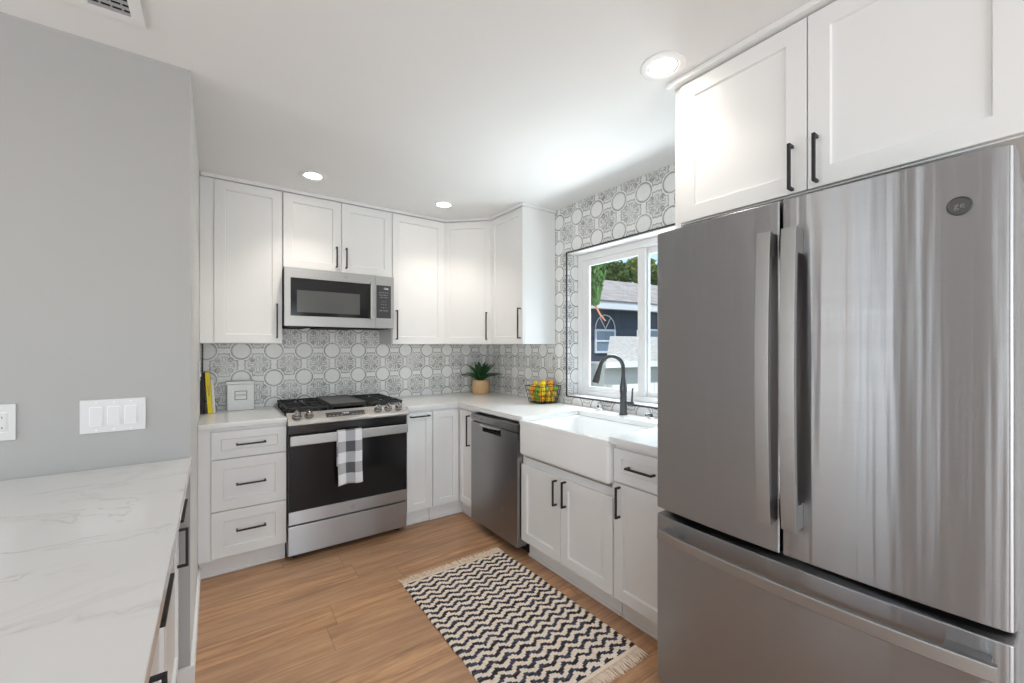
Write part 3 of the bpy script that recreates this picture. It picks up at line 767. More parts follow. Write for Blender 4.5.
# ------------------------------------------------------------------ fridge (local x along the front, -y out)
def fridge():
    t = thing('refrigerator', 'stainless french-door fridge with a bottom freezer drawer', 'refrigerator', (0, -2.603, 0), -PI / 2); Wd = .913
    FX, TH, BU = .812, .085, .022
    make('body', B(.006, Wd - .006, -.722, -.03, .035, 1.765, bev=.004), M['side'], t)
    make('gasket', B(.010, Wd - .010, -.7275, -.7225, .05, 1.76), M['void'], t)
    make('base_grille', B(.02, Wd - .02, -.70, -.05, .003, .034), M['blackp'], t)
    def yfront(x):
        s = x / Wd; return -FX - BU * (1 - abs(2 * s - 1) ** 2.2)
    def slab(x0, x1, z0, z1, rl, rr_, name, par):
        """door with a bowed front and rounded vertical edges"""
        prof = [(x0, -FX + TH)]
        def arc(xc, r, left):
            out = []
            for k in range(9):
                a = PI / 2 * k / 8
                xx = (xc + r - r * math.cos(a)) if left else (xc - r + r * math.sin(a))
                dep = (r - r * math.sin(a)) if left else (r - r * math.cos(a))
                out.append((xx, yfront(xx) + dep))
            return out
        prof += arc(x0, rl, True)
        n = 26
        for k in range(1, n): xx = x0 + rl + (x1 - x0 - rl - rr_) * k / n; prof.append((xx, yfront(xx)))
        prof += arc(x1, rr_, False); prof.append((x1, -FX + TH))
        bm = bmesh.new(); loops = []
        cx = (x0 + x1) / 2; cyy = -FX
        for z, ins in ((z0, .004), (z0 + .0012, .0012), (z0 + .004, 0), (z1 - .004, 0), (z1 - .0012, .0012), (z1, .004)):
            loops.append([bm.verts.new((x + (ins if x < cx else -ins), y + ins if y < -FX + .03 else y, z)) for x, y in prof])
        for a, b in zip(loops, loops[1:]):
            m_ = len(a)
            for k in range(m_): bm.faces.new((a[k], a[(k + 1) % m_], b[(k + 1) % m_], b[k]))
        bm.faces.new(loops[0][::-1]); bm.faces.new(loops[-1])
        return make(name, bm, M['steelf'], par, ang=50)
    mid = Wd / 2
    dl_ = slab(0, mid - .004, .716, 1.785, .012, .006, 'door', t); dr = slab(mid + .004, Wd, .716, 1.785, .006, .012, 'door', t)
    dw = slab(0, Wd, .045, .690, .012, .012, 'freezer_drawer', t)
    def vhandle(xc, par):
        w2 = .0205; z0, z1 = .815, 1.684; n = 24; yb = yfront(xc); bm = bmesh.new(); fr, bk = [], []
        rings = []
        for k in range(n + 1):
            s = k / n; z = z0 + (z1 - z0) * s; o = .040 + .016 * (1 - (2 * s - 1) ** 2)
            y0, y1 = yb - o - .014, yb - o
            rings.append([bm.verts.new(c) for c in ((xc - w2, y1, z), (xc - w2 + .001, y0 + .001, z), (xc - w2 + .003, y0, z), (xc + w2 - .003, y0, z), (xc + w2 - .001, y0 + .001, z), (xc + w2, y1, z))])
        for a, b in zip(rings, rings[1:]):
            for q in range(6): bm.faces.new((a[q], a[(q + 1) % 6], b[(q + 1) % 6], b[q]))
        bm.faces.new(rings[0][::-1]); bm.faces.new(rings[-1])
        for z in (z0, z1 - .075): box(bm, xc - w2 + .002, xc + w2 - .0015, yb - .052, yb - .001, z + .002, z + .073, .002)
        return make('handle', bm, M['steelh'], par, ang=30)
    vhandle(mid - .027, dl_); vhandle(mid + .041, dr)
    # freezer handle, bowed out
    bm = bmesh.new(); n = 30; rings = []; x0, x1 = .050, Wd - .022; zc = .642
    for k in range(n + 1):
        s = k / n; x = x0 + (x1 - x0) * s; o = .046 + .012 * (1 - (2 * s - 1) ** 2); y = yfront(x) - o
        rings.append([bm.verts.new(c) for c in ((x, y, zc + .019), (x, y - .012, zc + .018), (x, y - .014, zc + .015), (x, y - .014, zc - .015), (x, y - .012, zc - .018), (x, y, zc - .019))])
    for a, b in zip(rings, rings[1:]):
        for q in range(6): bm.faces.new((a[q], a[(q + 1) % 6], b[(q + 1) % 6], b[q]))
    bm.faces.new(rings[0][::-1]); bm.faces.new(rings[-1])
    for xa, xb in ((x0 + .004, x0 + .075), (x1 - .085, x1 - .010)): box(bm, xa, xb, yfront((xa + xb) / 2) - .052, yfront(xa) + .004, zc - .012, zc + .013, .002)
    make('handle', bm, M['steelh'], dw, ang=30)
    # round emblem on the right door
    ex, ez = .829, 1.668; em = make('emblem', lathe(bmesh.new(), [(.0215, 0), (.0215, -.0022), (.0195, -.0032), (.0185, -.0022)], 36, (0, 0, 0), 'Y'), M['emb'], dr)
    sl = (yfront(ex + .01) - yfront(ex - .01)) / .02
    em.location = (ex, yfront(ex) - .0005, ez); em.rotation_euler = (0, 0, math.atan(sl))
    b = text_mesh('ge', .020, .0003); bm = bmesh.new(); merge(bm, b, 0, Matrix.Translation((0, -.0028, .001))); make('monogram', bm, M['steeld'], em)
    for x in (.02, Wd - .08): make('hinge_cover', B(x, x + .06, -.72, -.66, 1.7655, 1.795, bev=.004), M['side'], t)
fridge()

# ------------------------------------------------------------------ recessed lights, vent, plates
def lamp(x, y, label, power):
    t = thing('recessed_light', label, 'ceiling light', (x, y, CZ), 0, 'recessed ceiling lights')
    make('trim_ring', lathe(bmesh.new(), [(.060, -.0005), (.084, -.0005), (.085, -.003), (.080, -.006), (.062, -.006), (.058, -.003)], 40), M['trimw'], t)
    make('lens', lathe(bmesh.new(), [(.0575, -.0006), (.0575, -.0026), (.050, -.0030)], 40), M['lampe'], t)
    d = bpy.data.lights.new('lamp_glow', 'SPOT'); d.energy = power; d.color = (1, .90, .78); d.spot_size = math.radians(112); d.spot_blend = .9; d.shadow_soft_size = .05
    o = bpy.data.objects.new('lamp_glow', d); COL.objects.link(o); o.parent = t; o.location = (0, 0, -.03)
lamp(-.800, -2.625, 'lit recessed ceiling light nearest the fridge cabinet', 9)
lamp(-1.705, -.672, 'lit recessed ceiling light in front of the microwave cabinet', 17)
lamp(-.792, -.672, 'lit recessed ceiling light in front of the angled corner cabinet', 17)

t = thing('ceiling_vent', 'white ceiling air vent with dark slats at the top left', 'vent', (-2.40, -1.70, CZ))
bm = bmesh.new(); vw, vh = .40, .26
for q in ((-vw, 0, -.034, 0), (-vw, 0, -vh, -vh + .034), (-vw, -vw + .034, -vh + .0345, -.0345), (-.034, 0, -vh + .0345, -.0345), (-.148, -.134, -vh + .0345, -.0345), (-.265, -.252, -vh + .0345, -.0345)): box(bm, *q, -.010, -.0006, .0015)
make('frame', bm, M['trimw'], t)
make('duct_opening', B(-vw + .03, -.03, -vh + .03, -.03, -.0025, -.0008), M['void'], t)
bm = bmesh.new()
for k in range(7):
    y = -.046 - k * .028; b = bmesh.new(); box(b, -vw + .034, -.034, y - .0075, y + .0075, -.0085, -.0070); merge(bm, b)
for k in range(12):
    x = -.052 - k * .027; box(bm, x - .002, x + .002, -vh + .034, -.034, -.0065, -.0030)
make('slats', bm, M['print'], t)

def plate(name, label, cat, loc, rz, w, h, kind, n=1):
    t = thing(name, label, cat, loc, rz)
    make('cover_plate', B(-w / 2, w / 2, -.006, -.0005, -h / 2, h / 2, bev=.003, seg=3), M['plate'], t)
    for i in range(n):
        cx = (i - (n - 1) / 2) * .046
        make('surround', B(cx - .0175, cx + .0175, -.0068, -.0061, -.034, .034, bev=.0003), M['trimw'], t)
        if kind == 'switch':
            bm = bmesh.new(); vs = [bm.verts.new(c) for c in ((cx - .0155, -.0069, -.031), (cx + .0155, -.0069, -.031), (cx + .0155, -.0069, .031), (cx - .0155, -.0069, .031),
                (cx - .0155, -.0115, -.031), (cx + .0155, -.0115, -.031), (cx + .0155, -.0078, .031), (cx - .0155, -.0078, .031))]
            for f in ((0, 1, 2, 3), (4, 5, 6, 7), (0, 1, 5, 4), (1, 2, 6, 5), (2, 3, 7, 6), (3, 0, 4, 7)): bm.faces.new([vs[q] for q in f])
            make('rocker', bm, M['plate'], t)
        else:
            so_ = make('socket', B(cx - .0155, cx + .0155, -.0088, -.0069, -.031, .031, bev=.0008), M['plate'], t)
            bm = bmesh.new()
            for s in (-1, 1):
                box(bm, cx - .0075, cx - .0055, -.0095, -.0089, s * .017 - .004, s * .017 + .004); box(bm, cx + .0055, cx + .0075, -.0095, -.0089, s * .017 - .003, s * .017 + .003)
            make('slots', bm, M['slot'], so_)
        bm = bmesh.new()
        for s in (-1, 1): lathe(bm, [(.0028, -.0062), (.0028, -.0072), (.002, -.0076)], 10, (cx, 0, s * (h / 2 - .010)), 'Y')
        make('screw', bm, M['trimw'], t)
plate('light_switch', 'white triple rocker switch plate on the grey wall', 'light switch', (-2.5085, -1.5, 1.093), 0, .175, .120, 'switch', 3)
plate('wall_outlet', 'white outlet plate cut by the left picture edge on the grey wall', 'outlet', (-2.779, -1.5, 1.094), 0, .072, .120, 'outlet')
plate('wall_outlet', 'white outlet on the patterned tile right of the range', 'outlet', (-.800, 0, 1.215), 0, .072, .116, 'outlet')
plate('light_switch', 'white switch on the tile between wall cabinet and window', 'light switch', (0, -.990, 1.215), -PI / 2, .072, .116, 'switch')
plate('light_switch', 'thin-looking white switch plate on the side wall above the books', 'light switch', (-2.285, -.62, 1.205), PI / 2, .072, .116, 'switch')

# ------------------------------------------------------------------ counter objects
# books
def book(label, mat, x, y0, w, d, h, tilt):
    t = thing('book', label, 'book', (x, y0, CT + .0008), 0, 'books standing at the left end of the counter')
    t.rotation_euler = (0, tilt, 0)
    bm = bmesh.new(); c = .0025; box(bm, 0, c, 0, d, 0, h, .0008); box(bm, w - c, w, 0, d, 0, h, .0008); box(bm, 0, w, -.003, c, 0, h, .0015); make('cover', bm, mat, t)
    make('pages', B(c + .0002, w - c - .0002, c + .0002, d - .006, .003, h - .004), M['paper'], t)
    return t
book('black book standing against the side wall, behind the yellow one', M['bbook'], -2.2885, -.19, .022, .16, .270, 0)
ty = book('yellow book leaning against the black book', M['ybook'], -2.2480, -.20, .025, .17, .272, -.062)
bm = bmesh.new()
b = text_mesh('COOKING', .015, .0002); merge(bm, b, 0, Matrix.Translation((.013, -.0032, .15)) @ Matrix.Rotation(PI / 2, 4, 'Y')); make('spine_lettering', bm, M['printd'], ty)
book('slim white book leaning beside the yellow one', M['wbook'], -2.2215, -.19, .015, .15, .225, -.062)
# canister
t = thing('canister', 'square white textured canister with a small framed label', 'canister', (-2.066, -.075, CT + .0006))
make('body', B(-.078, .078, -.055, .055, 0, .178, bev=.004), M['boxw'], t)
make('lid', B(-.084, .084, -.061, .061, .179, .200, bev=.004), M['boxw'], t)
bm = bmesh.new(); q = .036
for a in ((-q, q, .136, .140), (-q, q, .078, .082), (-q, -q + .004, .078, .140), (q - .004, q, .078, .140)): box(bm, a[0], a[1], -.0562, -.0551, a[2] - .006, a[3] - .006)
make('label_frame', bm, M['printd'], t)
make('label_ground', B(-.0315, .0315, -.0558, -.0552, .0765, .1295), M['wbook'], t)
bm = bmesh.new(); merge(bm, text_mesh('HOME', .0190, .0005, 1.15), 0, Matrix.Translation((0, -.0562, .104))); make('lettering', bm, M['printd'], t)

# potted plant
t = thing('potted_plant', 'spiky dark green succulent in a pale wood pot in the counter corner', 'plant', (-.180, -.195, CT + .0006))
make('pot', lathe(bmesh.new(), [(.070, 0), (.077, .004), (.082, .05), (.081, .10), (.076, .128), (.072, .128), (.070, .118)], 36), M['pot'], t)
make('gravel', lathe(bmesh.new(), [(.0695, .108), (.0695, .119), (.03, .124)], 24), M['soil'], t)
def leaf(L, wd, az, el, curl):
    bm = bmesh.new(); n = 10; rows = []
    d = Vector((math.cos(az), math.sin(az), 0)); s = Vector((-math.sin(az), math.cos(az), 0)); p = Vector((0, 0, .118)) + d * .008; e_ = el
    for k in range(n + 1):
        u = k / n; wv = wd * (math.sin(PI * min(1, .20 + .80 * u)) ** .8) * (1 if u < .97 else .35) + .0015
        up = d * -math.sin(e_) + Vector((0, 0, math.cos(e_)))
        th = .006 * (1 - u) + .0012
        rows.append([bm.verts.new(q) for q in (p - s * wv + up * wv * .45, p - up * th, p + s * wv + up * wv * .45, p + up * th * .3)])
        p = p + (d * math.cos(e_) + Vector((0, 0, math.sin(e_)))) * (L / n); e_ -= curl / n
    for a, b in zip(rows, rows[1:]):
        for k in range(4): bm.faces.new((a[k], a[(k + 1) % 4], b[(k + 1) % 4], b[k]))
    bm.faces.new(rows[0][::-1]); bm.faces.new(rows[-1]); return make('leaf', bm, M['leaf'], t, ang=40)
for i in range(8): leaf(.225 + random.uniform(-.02, .02), .020, i * PI / 4 + .25, math.radians(38), math.radians(50))
for i in range(7): leaf(.205, .029, i * 2 * PI / 7 + .5, math.radians(60), math.radians(22))
for i in range(5): leaf(.190, .029, i * 2 * PI / 5 + .1, math.radians(78), math.radians(8))

# wire basket + fruit
BX, BY = -.128, -1.065
t = thing('wire_basket', 'black wire basket of lemons and limes on the corner counter', 'basket', (BX, BY, CT + .0006))
bm = bmesh.new(); r = .0022; HB = .135
def sq(z): s = .076 + (.101 - .076) * z / HB; return s
def ringz(z, rr_):
    s = sq(z); c = [(-s, -s, z), (s, -s, z), (s, s, z), (-s, s, z), (-s, -s, z)]
    for a, b in zip(c, c[1:]): tube(bm, [a, b], rr_, 6)
ringz(HB, .0032)
make('rim', bm, M['black'], t); bm = bmesh.new()
ringz(.004, .0028)
for z in (.035, .068, .101): ringz(z, .0014)
for i in range(9):
    f = -1 + 2 * i / 8
    for (ax, sg) in (('x', -1), ('x', 1), ('y', -1), ('y', 1)):
        a, b = sq(.004), sq(HB)
        p0 = (f * a, sg * a, .004) if ax == 'x' else (sg * a, f * a, .004); p1 = (f * b, sg * b, HB) if ax == 'x' else (sg * b, f * b, HB)
        tube(bm, [p0, p1], .0028 if i in (0, 8) else .0012, 5)
for i in range(1, 8):
    f = -.076 + .152 * i / 8; tube(bm, [(f, -.076, .004), (f, .076, .004)], .0012, 5); tube(bm, [(-.076, f, .004), (.076, f, .004)], .0012, 5)
make('wire_cage', bm, M['black'], t)
def fruit_proto(kind):
    bm = bmesh.new()
    if kind == 'lemon':
        prof = [(.0004, -.036), (.004, -.034), (.007, -.031), (.015, -.026), (.022, -.016), (.0252, 0), (.022, .016), (.015, .026), (.007, .031), (.005, .034), (.0004, .036)]
        lathe(bm, prof, 20)
    elif kind == 'lime': lathe(bm, [(.024 * math.sin(a) + .0003, -.026 * math.cos(a)) for a in [PI * k / 12 for k in range(13)]], 20)
    else: lathe(bm, [(.0265 * math.sin(a) + .0003, -.026 * math.cos(a)) for a in [PI * k / 12 for k in range(13)]], 20)
    o = make(kind, bm, M[kind], None, ang=80)
    s = make('stem_end', lathe(bmesh.new(), [(.003, 0), (.0034, .001), (.001, .0018)], 8, (0, 0, {'lemon': .0355, 'lime': .0258, 'orange': .0258}[kind])), M['stemg'], o)
    return o, s
used = {}
FL = {'lemon': 'yellow lemon among the fruit heaped in the black wire basket', 'lime': 'green lime among the fruit heaped in the black wire basket', 'orange': 'orange-yellow citrus fruit among the limes in the black wire basket'}
random.seed(11); spots = []
for lay, (n, z) in enumerate(((3, .034), (3, .078), (4, .118), (3, .155))):
    s = sq(min(z, HB)) - .030
    for i in range(n):
        for j in range(n):
            if lay == 3 and (i + j) % 2: continue
            fx = -s + 2 * s * i / (n - 1); fy = -s + 2 * s * j / (n - 1)
            if lay == 2: fx *= .98; fy *= .98
            if lay == 3: fx *= .62; fy *= .62
            spots.append((fx + random.uniform(-.004, .004), fy + random.uniform(-.004, .004), z + random.uniform(-.003, .003), lay))
kinds = ['lemon', 'lime', 'orange', 'lime', 'lemon', 'lime', 'lime', 'lemon']
for q, (fx, fy, z, lay) in enumerate(spots):
    k = kinds[(q * 5 + lay * 3 + random.randrange(3)) % 8]
    if k not in used: o, s = fruit_proto(k); used[k] = (o, s)
    else:
        o = used[k][0].copy(); COL.objects.link(o); s = used[k][1].copy(); s.parent = o; COL.objects.link(s)
    o.location = (BX + fx, BY + fy, CT + z); o.rotation_euler = (random.uniform(0, 3), random.uniform(0, 3), random.uniform(0, 6))
    sc_ = random.uniform(.80, .92); o.scale = (sc_, sc_, sc_)
    tag(o, FL[k], 'fruit', {'lemon': 'lemons in the wire basket', 'lime': 'limes in the wire basket', 'orange': 'orange fruit in the wire basket'}[k])

# ------------------------------------------------------------------ rug
def rug():
    m, nt, p = new_mat('chevron_woven_cotton'); E.nt = nt
    x, y, z, oc = coords()
    cw, chh = .0102, .0066                      # stitch cell
    ix = efloor(x / cw); off = (ix - 2 * efloor(ix / 2)) * .5
    iy = efloor(y / chh + off)
    xq = (ix + .5) * cw; yq = (iy + .5 - off) * chh
    zig = epp(xq, .0410) * .74
    ph = efract((yq + zig) / .0465)
    rnd = white(combine(ix, iy, 1.0))
    dark = (ph + (rnd - .5) * .16) > .53
    tone = noise(combine(xq * 1.0, yq * 9.0, 0.0), 9.0, 3, .6)
    dk = mixc(smooth(tone, .45, .62), (.035, .030, .032), (.11, .13, .20))
    dk = mixc(rnd * .5, dk, (.055, .05, .055))
    lt = mixc(rnd, (.92, .77, .63), (.98, .89, .78))
    c = mixc(dark, lt, dk)
    nt.links.new(c, p.inputs['Base Color']); p.inputs['Roughness'].default_value = .95; p.inputs['Specular IOR Level'].default_value = .1
    fx = efract(x / cw) - .5; fy = efract(y / chh + off) - .5
    bump(p, 1 - (fx * fx + fy * fy) * 1.6 + rnd * .3, .9, .004)
    x0, x1, y0, y1 = -1.360, -.690, -2.405, -1.335; nx, ny = 50, 76; T = .010
    root = thing('rug', 'navy and cream chevron woven rug with fringed ends on the floor', 'rug', ((x0 + x1) / 2, (y0 + y1) / 2, 0))
    hx, hy = (x1 - x0) / 2, (y1 - y0) / 2
    bm = bmesh.new(); rnd_ = random.Random(3); top = []
    for j in range(ny + 1):
        row = []; ed = rnd_.uniform(-.002, .002)
        for i in range(nx + 1):
            xx = -hx + 2 * hx * i / nx; yy = -hy + 2 * hy * j / ny
            if i == 0: xx += ed + .003 * math.sin(yy * 31)
            if i == nx: xx += ed
            edge = min(i, nx - i, j, ny - j)
            row.append(bm.verts.new((xx, yy, T * (.55 if edge == 0 else 1) + .0014 * math.sin(xx * 55 + yy * 9) + rnd_.uniform(-.0006, .0006))))
        top.append(row)
    for j in range(ny):
        for i in range(nx): bm.faces.new((top[j][i], top[j][i + 1], top[j + 1][i + 1], top[j + 1][i]))
    be = [e for e in bm.edges if e.is_boundary]
    g = bmesh.ops.extrude_edge_only(bm, edges=be)
    for v in g['geom']:
        if isinstance(v, bmesh.types.BMVert): v.co.z = .001
    make('woven_field', bm, m, root, ang=60)
    # plain bands and fringes
    for sgn, nm in ((-1, 'front'), (1, 'rear')):
        band = make('end_band', B(-hx, hx, sgn * (hy - .001), sgn * (hy + .016), .001, .008, bev=.003), M['fringe'], root)
        bm = bmesh.new(); n = 100
        for k in range(n):
            xx = -hx + .003 + (2 * hx - .006) * k / (n - 1)
            for q in range(3):
                dx = rnd_.uniform(-.009, .009); L = rnd_.uniform(.044, .068); z1 = rnd_.uniform(.0025, .008)
                y_a = sgn * (hy + .013)
                tube(bm, [(xx, y_a, .0055), (xx + dx * .4, y_a + sgn * L * .5, z1 + .002), (xx + dx, y_a + sgn * L, .0028)], [.0016, .0018, .0011], 5)
        f = make('fringe', bm, M['fringe'], root, ang=80); f['kind'] = 'stuff'
rug()

# ------------------------------------------------------------------ outside the kitchen window
M['stucco'] = plain('blue_grey_stucco', (.055, .070, .090), .9, var=.10, vscale=3, bumpy=.3, bscale=30)
M['fascia'] = plain('white_fascia', (.62, .64, .66), .6, var=.02)
M['wallb'] = plain('pale_shed_wall', (.42, .42, .38), .8, var=.05)
M['white2'] = plain('pale_blue_fence', (.62, .66, .74), .7, var=.04)
M['gravel'] = plain('pale_gravel_roofing', (.44, .42, .38), .95, var=.55, vscale=14)
M['concrete'] = plain('side_yard_concrete', (.42, .41, .39), .9, var=.08)
M['bark'] = plain('bark', (.10, .065, .045), .9, var=.3, vscale=9)
M['fol1'] = plain('cypress_foliage', (.055, .125, .025), .8, var=.5, vscale=5)
M['fol2'] = plain('broadleaf_foliage', (.11, .17, .040), .8, var=.5, vscale=3)
M['fol3'] = plain('palm_frond', (.20, .24, .06), .7, var=.4, vscale=4)
M['fol4'] = plain('pale_bush', (.34, .38, .28), .8, var=.3, vscale=12)
def shingles():
    m, nt, p = new_mat('grey_brown_shingles'); E.nt = nt
    x, y, z, oc = coords()
    row = efloor(y / .16); cx = efloor(x / .30 + white(combine(row, 0.0, 0.0)))
    t_ = white(combine(row, cx, 2.0)); sh = efract(y / .16)
    c = mixc(t_, (.30, .265, .245), (.43, .39, .36)); c = mixc(line(emin(sh, 1 - sh), .05, .05) * .5, c, (.14, .12, .11))
    nt.links.new(c, p.inputs['Base Color']); p.inputs['Roughness'].default_value = .95; return m
M['shing'] = shingles()
# frame: direction along the neighbour's facade ~ +x turned 6 degrees clockwise; facade faces back towards the camera
a_ = math.radians(-6); FD = Vector((math.cos(a_), math.sin(a_), 0)); FN = Vector((-FD.y, FD.x, 0))      # FN points away from us
cam_p = Vector(cam.location)
yaw = math.radians(36.255)
def facade_pt(px, py, origin):     # where the sight line through a picture point meets the facade plane
    r = (px - 520.8) / 417.0; zz = -(py - 347.25) / 417.0
    d = Vector((r * math.cos(yaw) + math.sin(yaw), -r * math.sin(yaw) + math.cos(yaw), zz))
    tt = (Vector(origin) - cam_p).dot(FN) / d.dot(FN); return cam_p + d * tt
OR = Vector((7.0, 5.2, 0))
def ext_thing(name, label, cat, origin):
    t = thing(name, label, cat, origin, a_); return t
nh = ext_thing('neighbour_house', 'dark blue-grey stucco house with shingle roof seen through the window', 'house', OR)
def fl(v):   # world -> local (u along the facade, w away)
    q = Vector(v) - OR; return q.dot(FD), q.dot(FN), q.z
eave = fl(facade_pt(620, 311, OR)); uL = fl(facade_pt(566, 311, OR))[0]
GZ = -.35; EZ = eave[2]
make('wall', B(uL, uL + 14, 0, 6, GZ, EZ + .02), M['stucco'], nh)
make('fascia_board', B(uL - .3, uL + 14.3, -.50, -.46, EZ - .01, EZ + .20), M['fascia'], nh)
make('soffit', B(uL - .3, uL + 14.3, -.458, .02, EZ + .021, EZ + .06), M['fascia'], nh)
bm = bmesh.new(); L_, run, rise = 14.6, 4.0, 1.42
vs = [(0, 0, 0), (L_, 0, 0), (L_, math.hypot(run, rise), 0), (0, math.hypot(run, rise), 0)]
lo = [bm.verts.new(v) for v in vs]; hi = [bm.verts.new((x, y, .05)) for x, y, _ in vs]
for k in range(4): bm.faces.new((lo[k], lo[(k + 1) % 4], hi[(k + 1) % 4], hi[k]))
bm.faces.new(lo[::-1]); bm.faces.new(hi)
rf = make('roof', bm, M['shing'], nh); rf.location = (uL - .3, -.52, EZ + .19); rf.rotation_euler = (math.atan2(rise, run), 0, 0)
pv = fl(facade_pt(614.5, 300, OR)); make('vent_pipe', lathe(bmesh.new(), [(.035, 0), (.035, .75), (.05, .76), (.05, .80)], 12, (pv[0] + .55, 1.4, EZ + .62)), M['fascia'], nh)
# neighbour's window with blinds and the arched lattice above
w0 = fl(facade_pt(594.3, 329, OR)); w1 = fl(facade_pt(614.8, 353, OR)); 
def nwin(u0, u1, z0, z1, arch):
    bm = bmesh.new(); f = .06
    for q in ((u0, u0 + f, z0, z1), (u1 - f, u1, z0, z1), (u0 + f, u1 - f, z0, z0 + f), (u0 + f, u1 - f, z1 - f, z1), (u0 + f, u1 - f, (z0 + z1) / 2 - .02, (z0 + z1) / 2 + .03)): box(bm, q[0], q[1], -.05, -.002, q[2], q[3], .005)
    wf = make('window', bm, M['fascia'], nh)
    make('pane', B(u0 + f, u1 - f, -.02, -.004, z0 + f, z1 - f), M['glassn'], wf)
    if arch:
        bm = bmesh.new(); c = ((u0 + u1) / 2, z1 + .01); R_ = (u1 - u0) / 2 - .02
        P_ = [(c[0] + R_ * math.cos(PI * k / 16), -.03, c[1] + R_ * 1.08 * math.sin(PI * k / 16)) for k in range(17)]
        tube(bm, P_, .016, 6)
        for k in (5, 11): tube(bm, [(c[0], -.03, c[1]), P_[k]], .014, 6)
        make('arched_lattice', bm, M['fascia'], wf)
M['glassn'] = plain('reflecting_blinds', (.16, .22, .28), .3, var=.15, vscale=2)
nwin(w0[0], w1[0], w1[2], w0[2], True)
w2 = fl(facade_pt(647, 329, OR)); nwin(w2[0], w2[0] + .8, w2[2] - .6, w2[2], False)

# low shed with pale gravel roof, between the houses
OS = Vector((4.6, 1.0, 0)); sh = ext_thing('garden_shed', 'low pale shed with a light gravel roof, seen behind the faucet', 'shed', OS)
def fs(px, py, w=0.0):
    o = OS + FN * w; q = facade_pt(px, py, o) - OS; return q.dot(FD), q.dot(FN), q.z
e0 = fs(606, 362); t0 = fs(610, 336, 1.6); e1 = fs(680, 362); t1 = fs(684, 336, 1.6)
bm = bmesh.new(); vs = [(e0[0], 0, e0[2]), (e0[0] + 5, 0, e0[2]), (e0[0] + 5.1, 1.6, t0[2]), (t0[0], 1.6, t0[2])]
hi = [bm.verts.new(v) for v in vs]; lo = [bm.verts.new((x, y, z - .05)) for x, y, z in vs]
for k in range(4): bm.faces.new((lo[k], lo[(k + 1) % 4], hi[(k + 1) % 4], hi[k]))
bm.faces.new(lo[::-1]); bm.faces.new(hi); make('roof', bm, M['gravel'], sh)
make('fascia_board', B(e0[0] - .02, e0[0] + 5, -.03, -.005, e0[2] - .10, e0[2] - .002), M['fascia'], sh)
zz = fs(606, 384)[2]
make('wall', B(e0[0] + .05, e0[0] + 4.9, .12, 1.5, GZ, e0[2] - .052), M['wallb'], sh)
fe = ext_thing('panel_fence', 'pale blue-white slatted fence below the shed eave', 'fence', OS - FN * .25)
bm = bmesh.new(); pz = fs(606, 384)[2]
for k in range(24): box(bm, e0[0] - .1 + k * .16, e0[0] - .1 + k * .16 + .145, -.02, .0, GZ, pz, .004)
make('boards', bm, M['white2'], fe)
make('rail', B(e0[0] - .1, e0[0] + 3.7, .001, .04, pz - .18, pz - .10), M['white2'], fe)
struct('ground', B(.22, 40, -30, 30, GZ - .1, GZ), M['concrete'])

def leaves(bm, n, place, s0, s1, seed):
    r = random.Random(seed)
    for _ in range(n):
        c, d = place(r); s = r.uniform(s0, s1)
        a = Vector((r.uniform(-1, 1), r.uniform(-1, 1), r.uniform(-1, 1))).normalized(); b = a.cross(d).normalized() if abs(a.dot(d)) < .95 else a.orthogonal()
        q = [c - b * s * .3, c + d * s * .5, c + b * s * .3, c - d * s * .5]
        bm.faces.new([bm.verts.new(v) for v in q])
def tree(name, label, cat, base, h, rx, rz_, zc, n, s, mat, seed, ground=GZ, group=None):
    t = thing(name, label, cat, (base[0], base[1], ground), 0, group)
    bm = bmesh.new(); tube(bm, [(0, 0, 0), (.05, .03, h * .4), (0, 0, h * .8)], [.16, .12, .05], 8); make('trunk', bm, M['bark'], t)
    def pl(r):
        v = Vector((r.gauss(0, 1), r.gauss(0, 1), r.gauss(0, 1))).normalized() * (r.random() ** .4)
        lump = 1 + .22 * math.sin(v.x * 7 + seed) * math.cos(v.z * 6)
        return Vector((v.x * rx * lump, v.y * rx * lump, zc + v.z * rz_ * lump)), Vector((v.x * .5 + r.uniform(-.4, .4), v.y * .5, r.uniform(-.6, .6))).normalized()
    bm = bmesh.new(); leaves(bm, n, pl, s * .6, s * 1.4, seed); make('crown', bm, mat, t, smooth_=False); return t
def at(px, dist):
    r = (px - 520.8) / 417.0; d = Vector((r * math.cos(yaw) + math.sin(yaw), -r * math.sin(yaw) + math.cos(yaw), 0)); return cam_p + d * dist
def skyline(name, label, px, dist, top_py, wide_px, mat, seed, n):
    p = at(px, dist); top = 1.341 + (347.25 - top_py) / 417.0 * dist - GZ; rx = wide_px / 417.0 * dist; rz_ = rx * .95
    tree(name, label, 'tree', p, top - rz_ * .6, rx / 1.18, rz_ / 1.18, top - rz_, n, .17 * dist / 22, mat, seed)
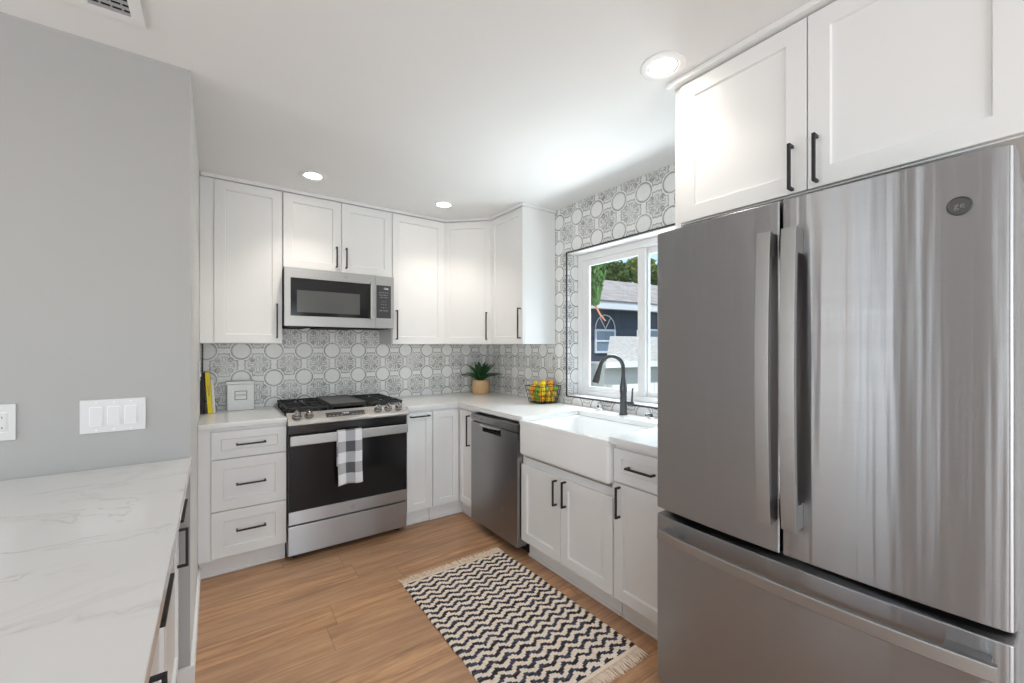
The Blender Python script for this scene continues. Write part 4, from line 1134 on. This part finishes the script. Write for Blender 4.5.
skyline('tree', 'leafy green tree rising behind the shingle roof, in the middle of the left sash', 617, 31, 259, 17, M['fol2'], 3, 5200)
skyline('tree', 'taller sunlit tree behind the shingle roof beside the mullion', 640, 40, 254, 17, M['fol3'], 8, 5200)
skyline('tree', 'tree top against blue sky in the right window sash', 664, 29, 260, 16, M['fol2'], 13, 4200)
skyline('tree', 'dark tree partly hidden by the hanging cypress', 592, 44, 256, 16, M['fol2'], 23, 4500)
# weeping cypress in front, hanging foliage
p_ = at(595, 6.2); t = thing('weeping_cypress', 'bright green hanging cypress at the left edge of the window view', 'tree', (p_.x, p_.y, GZ))
bm = bmesh.new(); tube(bm, [(-1.0, 1.0, 0), (-.98, .96, 1.4), (-.8, .8, 2.9), (-.3, .3, 4.2)], [.09, .08, .06, .03], 8); make('trunk', bm, M['bark'], t)
def pl(r):
    u = r.random(); z = 2.35 + 1.7 * u; rad = .04 + .30 * u ** .8
    a = r.uniform(0, 2 * PI); q = rad * math.sqrt(r.random()); return Vector((math.cos(a) * q, math.sin(a) * q, z)), Vector((r.uniform(-.25, .25), r.uniform(-.25, .25), -1)).normalized()
bm = bmesh.new(); leaves(bm, 5200, pl, .05, .13, 5); make('foliage', bm, M['fol1'], t, smooth_=False)
bm = bmesh.new(); tube(bm, [(-.02, 0, 2.42), (.0, -.02, 2.30), (.05, -.05, 2.18), (.12, -.1, 2.08)], [.014, .016, .014, .010], 7); make('hanging_branch', bm, plain('red_brown_branch', (.42, .16, .09), .8), t)
p_ = at(603, 5.2); t = thing('flowering_bush', 'pale green bush at the lower left of the window view', 'bush', (p_.x, p_.y, GZ))
def pl2(r):
    v = Vector((r.gauss(0, 1), r.gauss(0, 1), r.gauss(0, 1))).normalized() * (r.random() ** .4); return Vector((v.x * .28, v.y * .28, .72 + v.z * .50)), v
bm = bmesh.new(); leaves(bm, 2600, pl2, .03, .07, 9); make('foliage', bm, M['fol4'], t, smooth_=False)
bm = bmesh.new(); tube(bm, [(0, 0, 0), (0, 0, .8)], .03, 8); make('stem', bm, M['bark'], t)
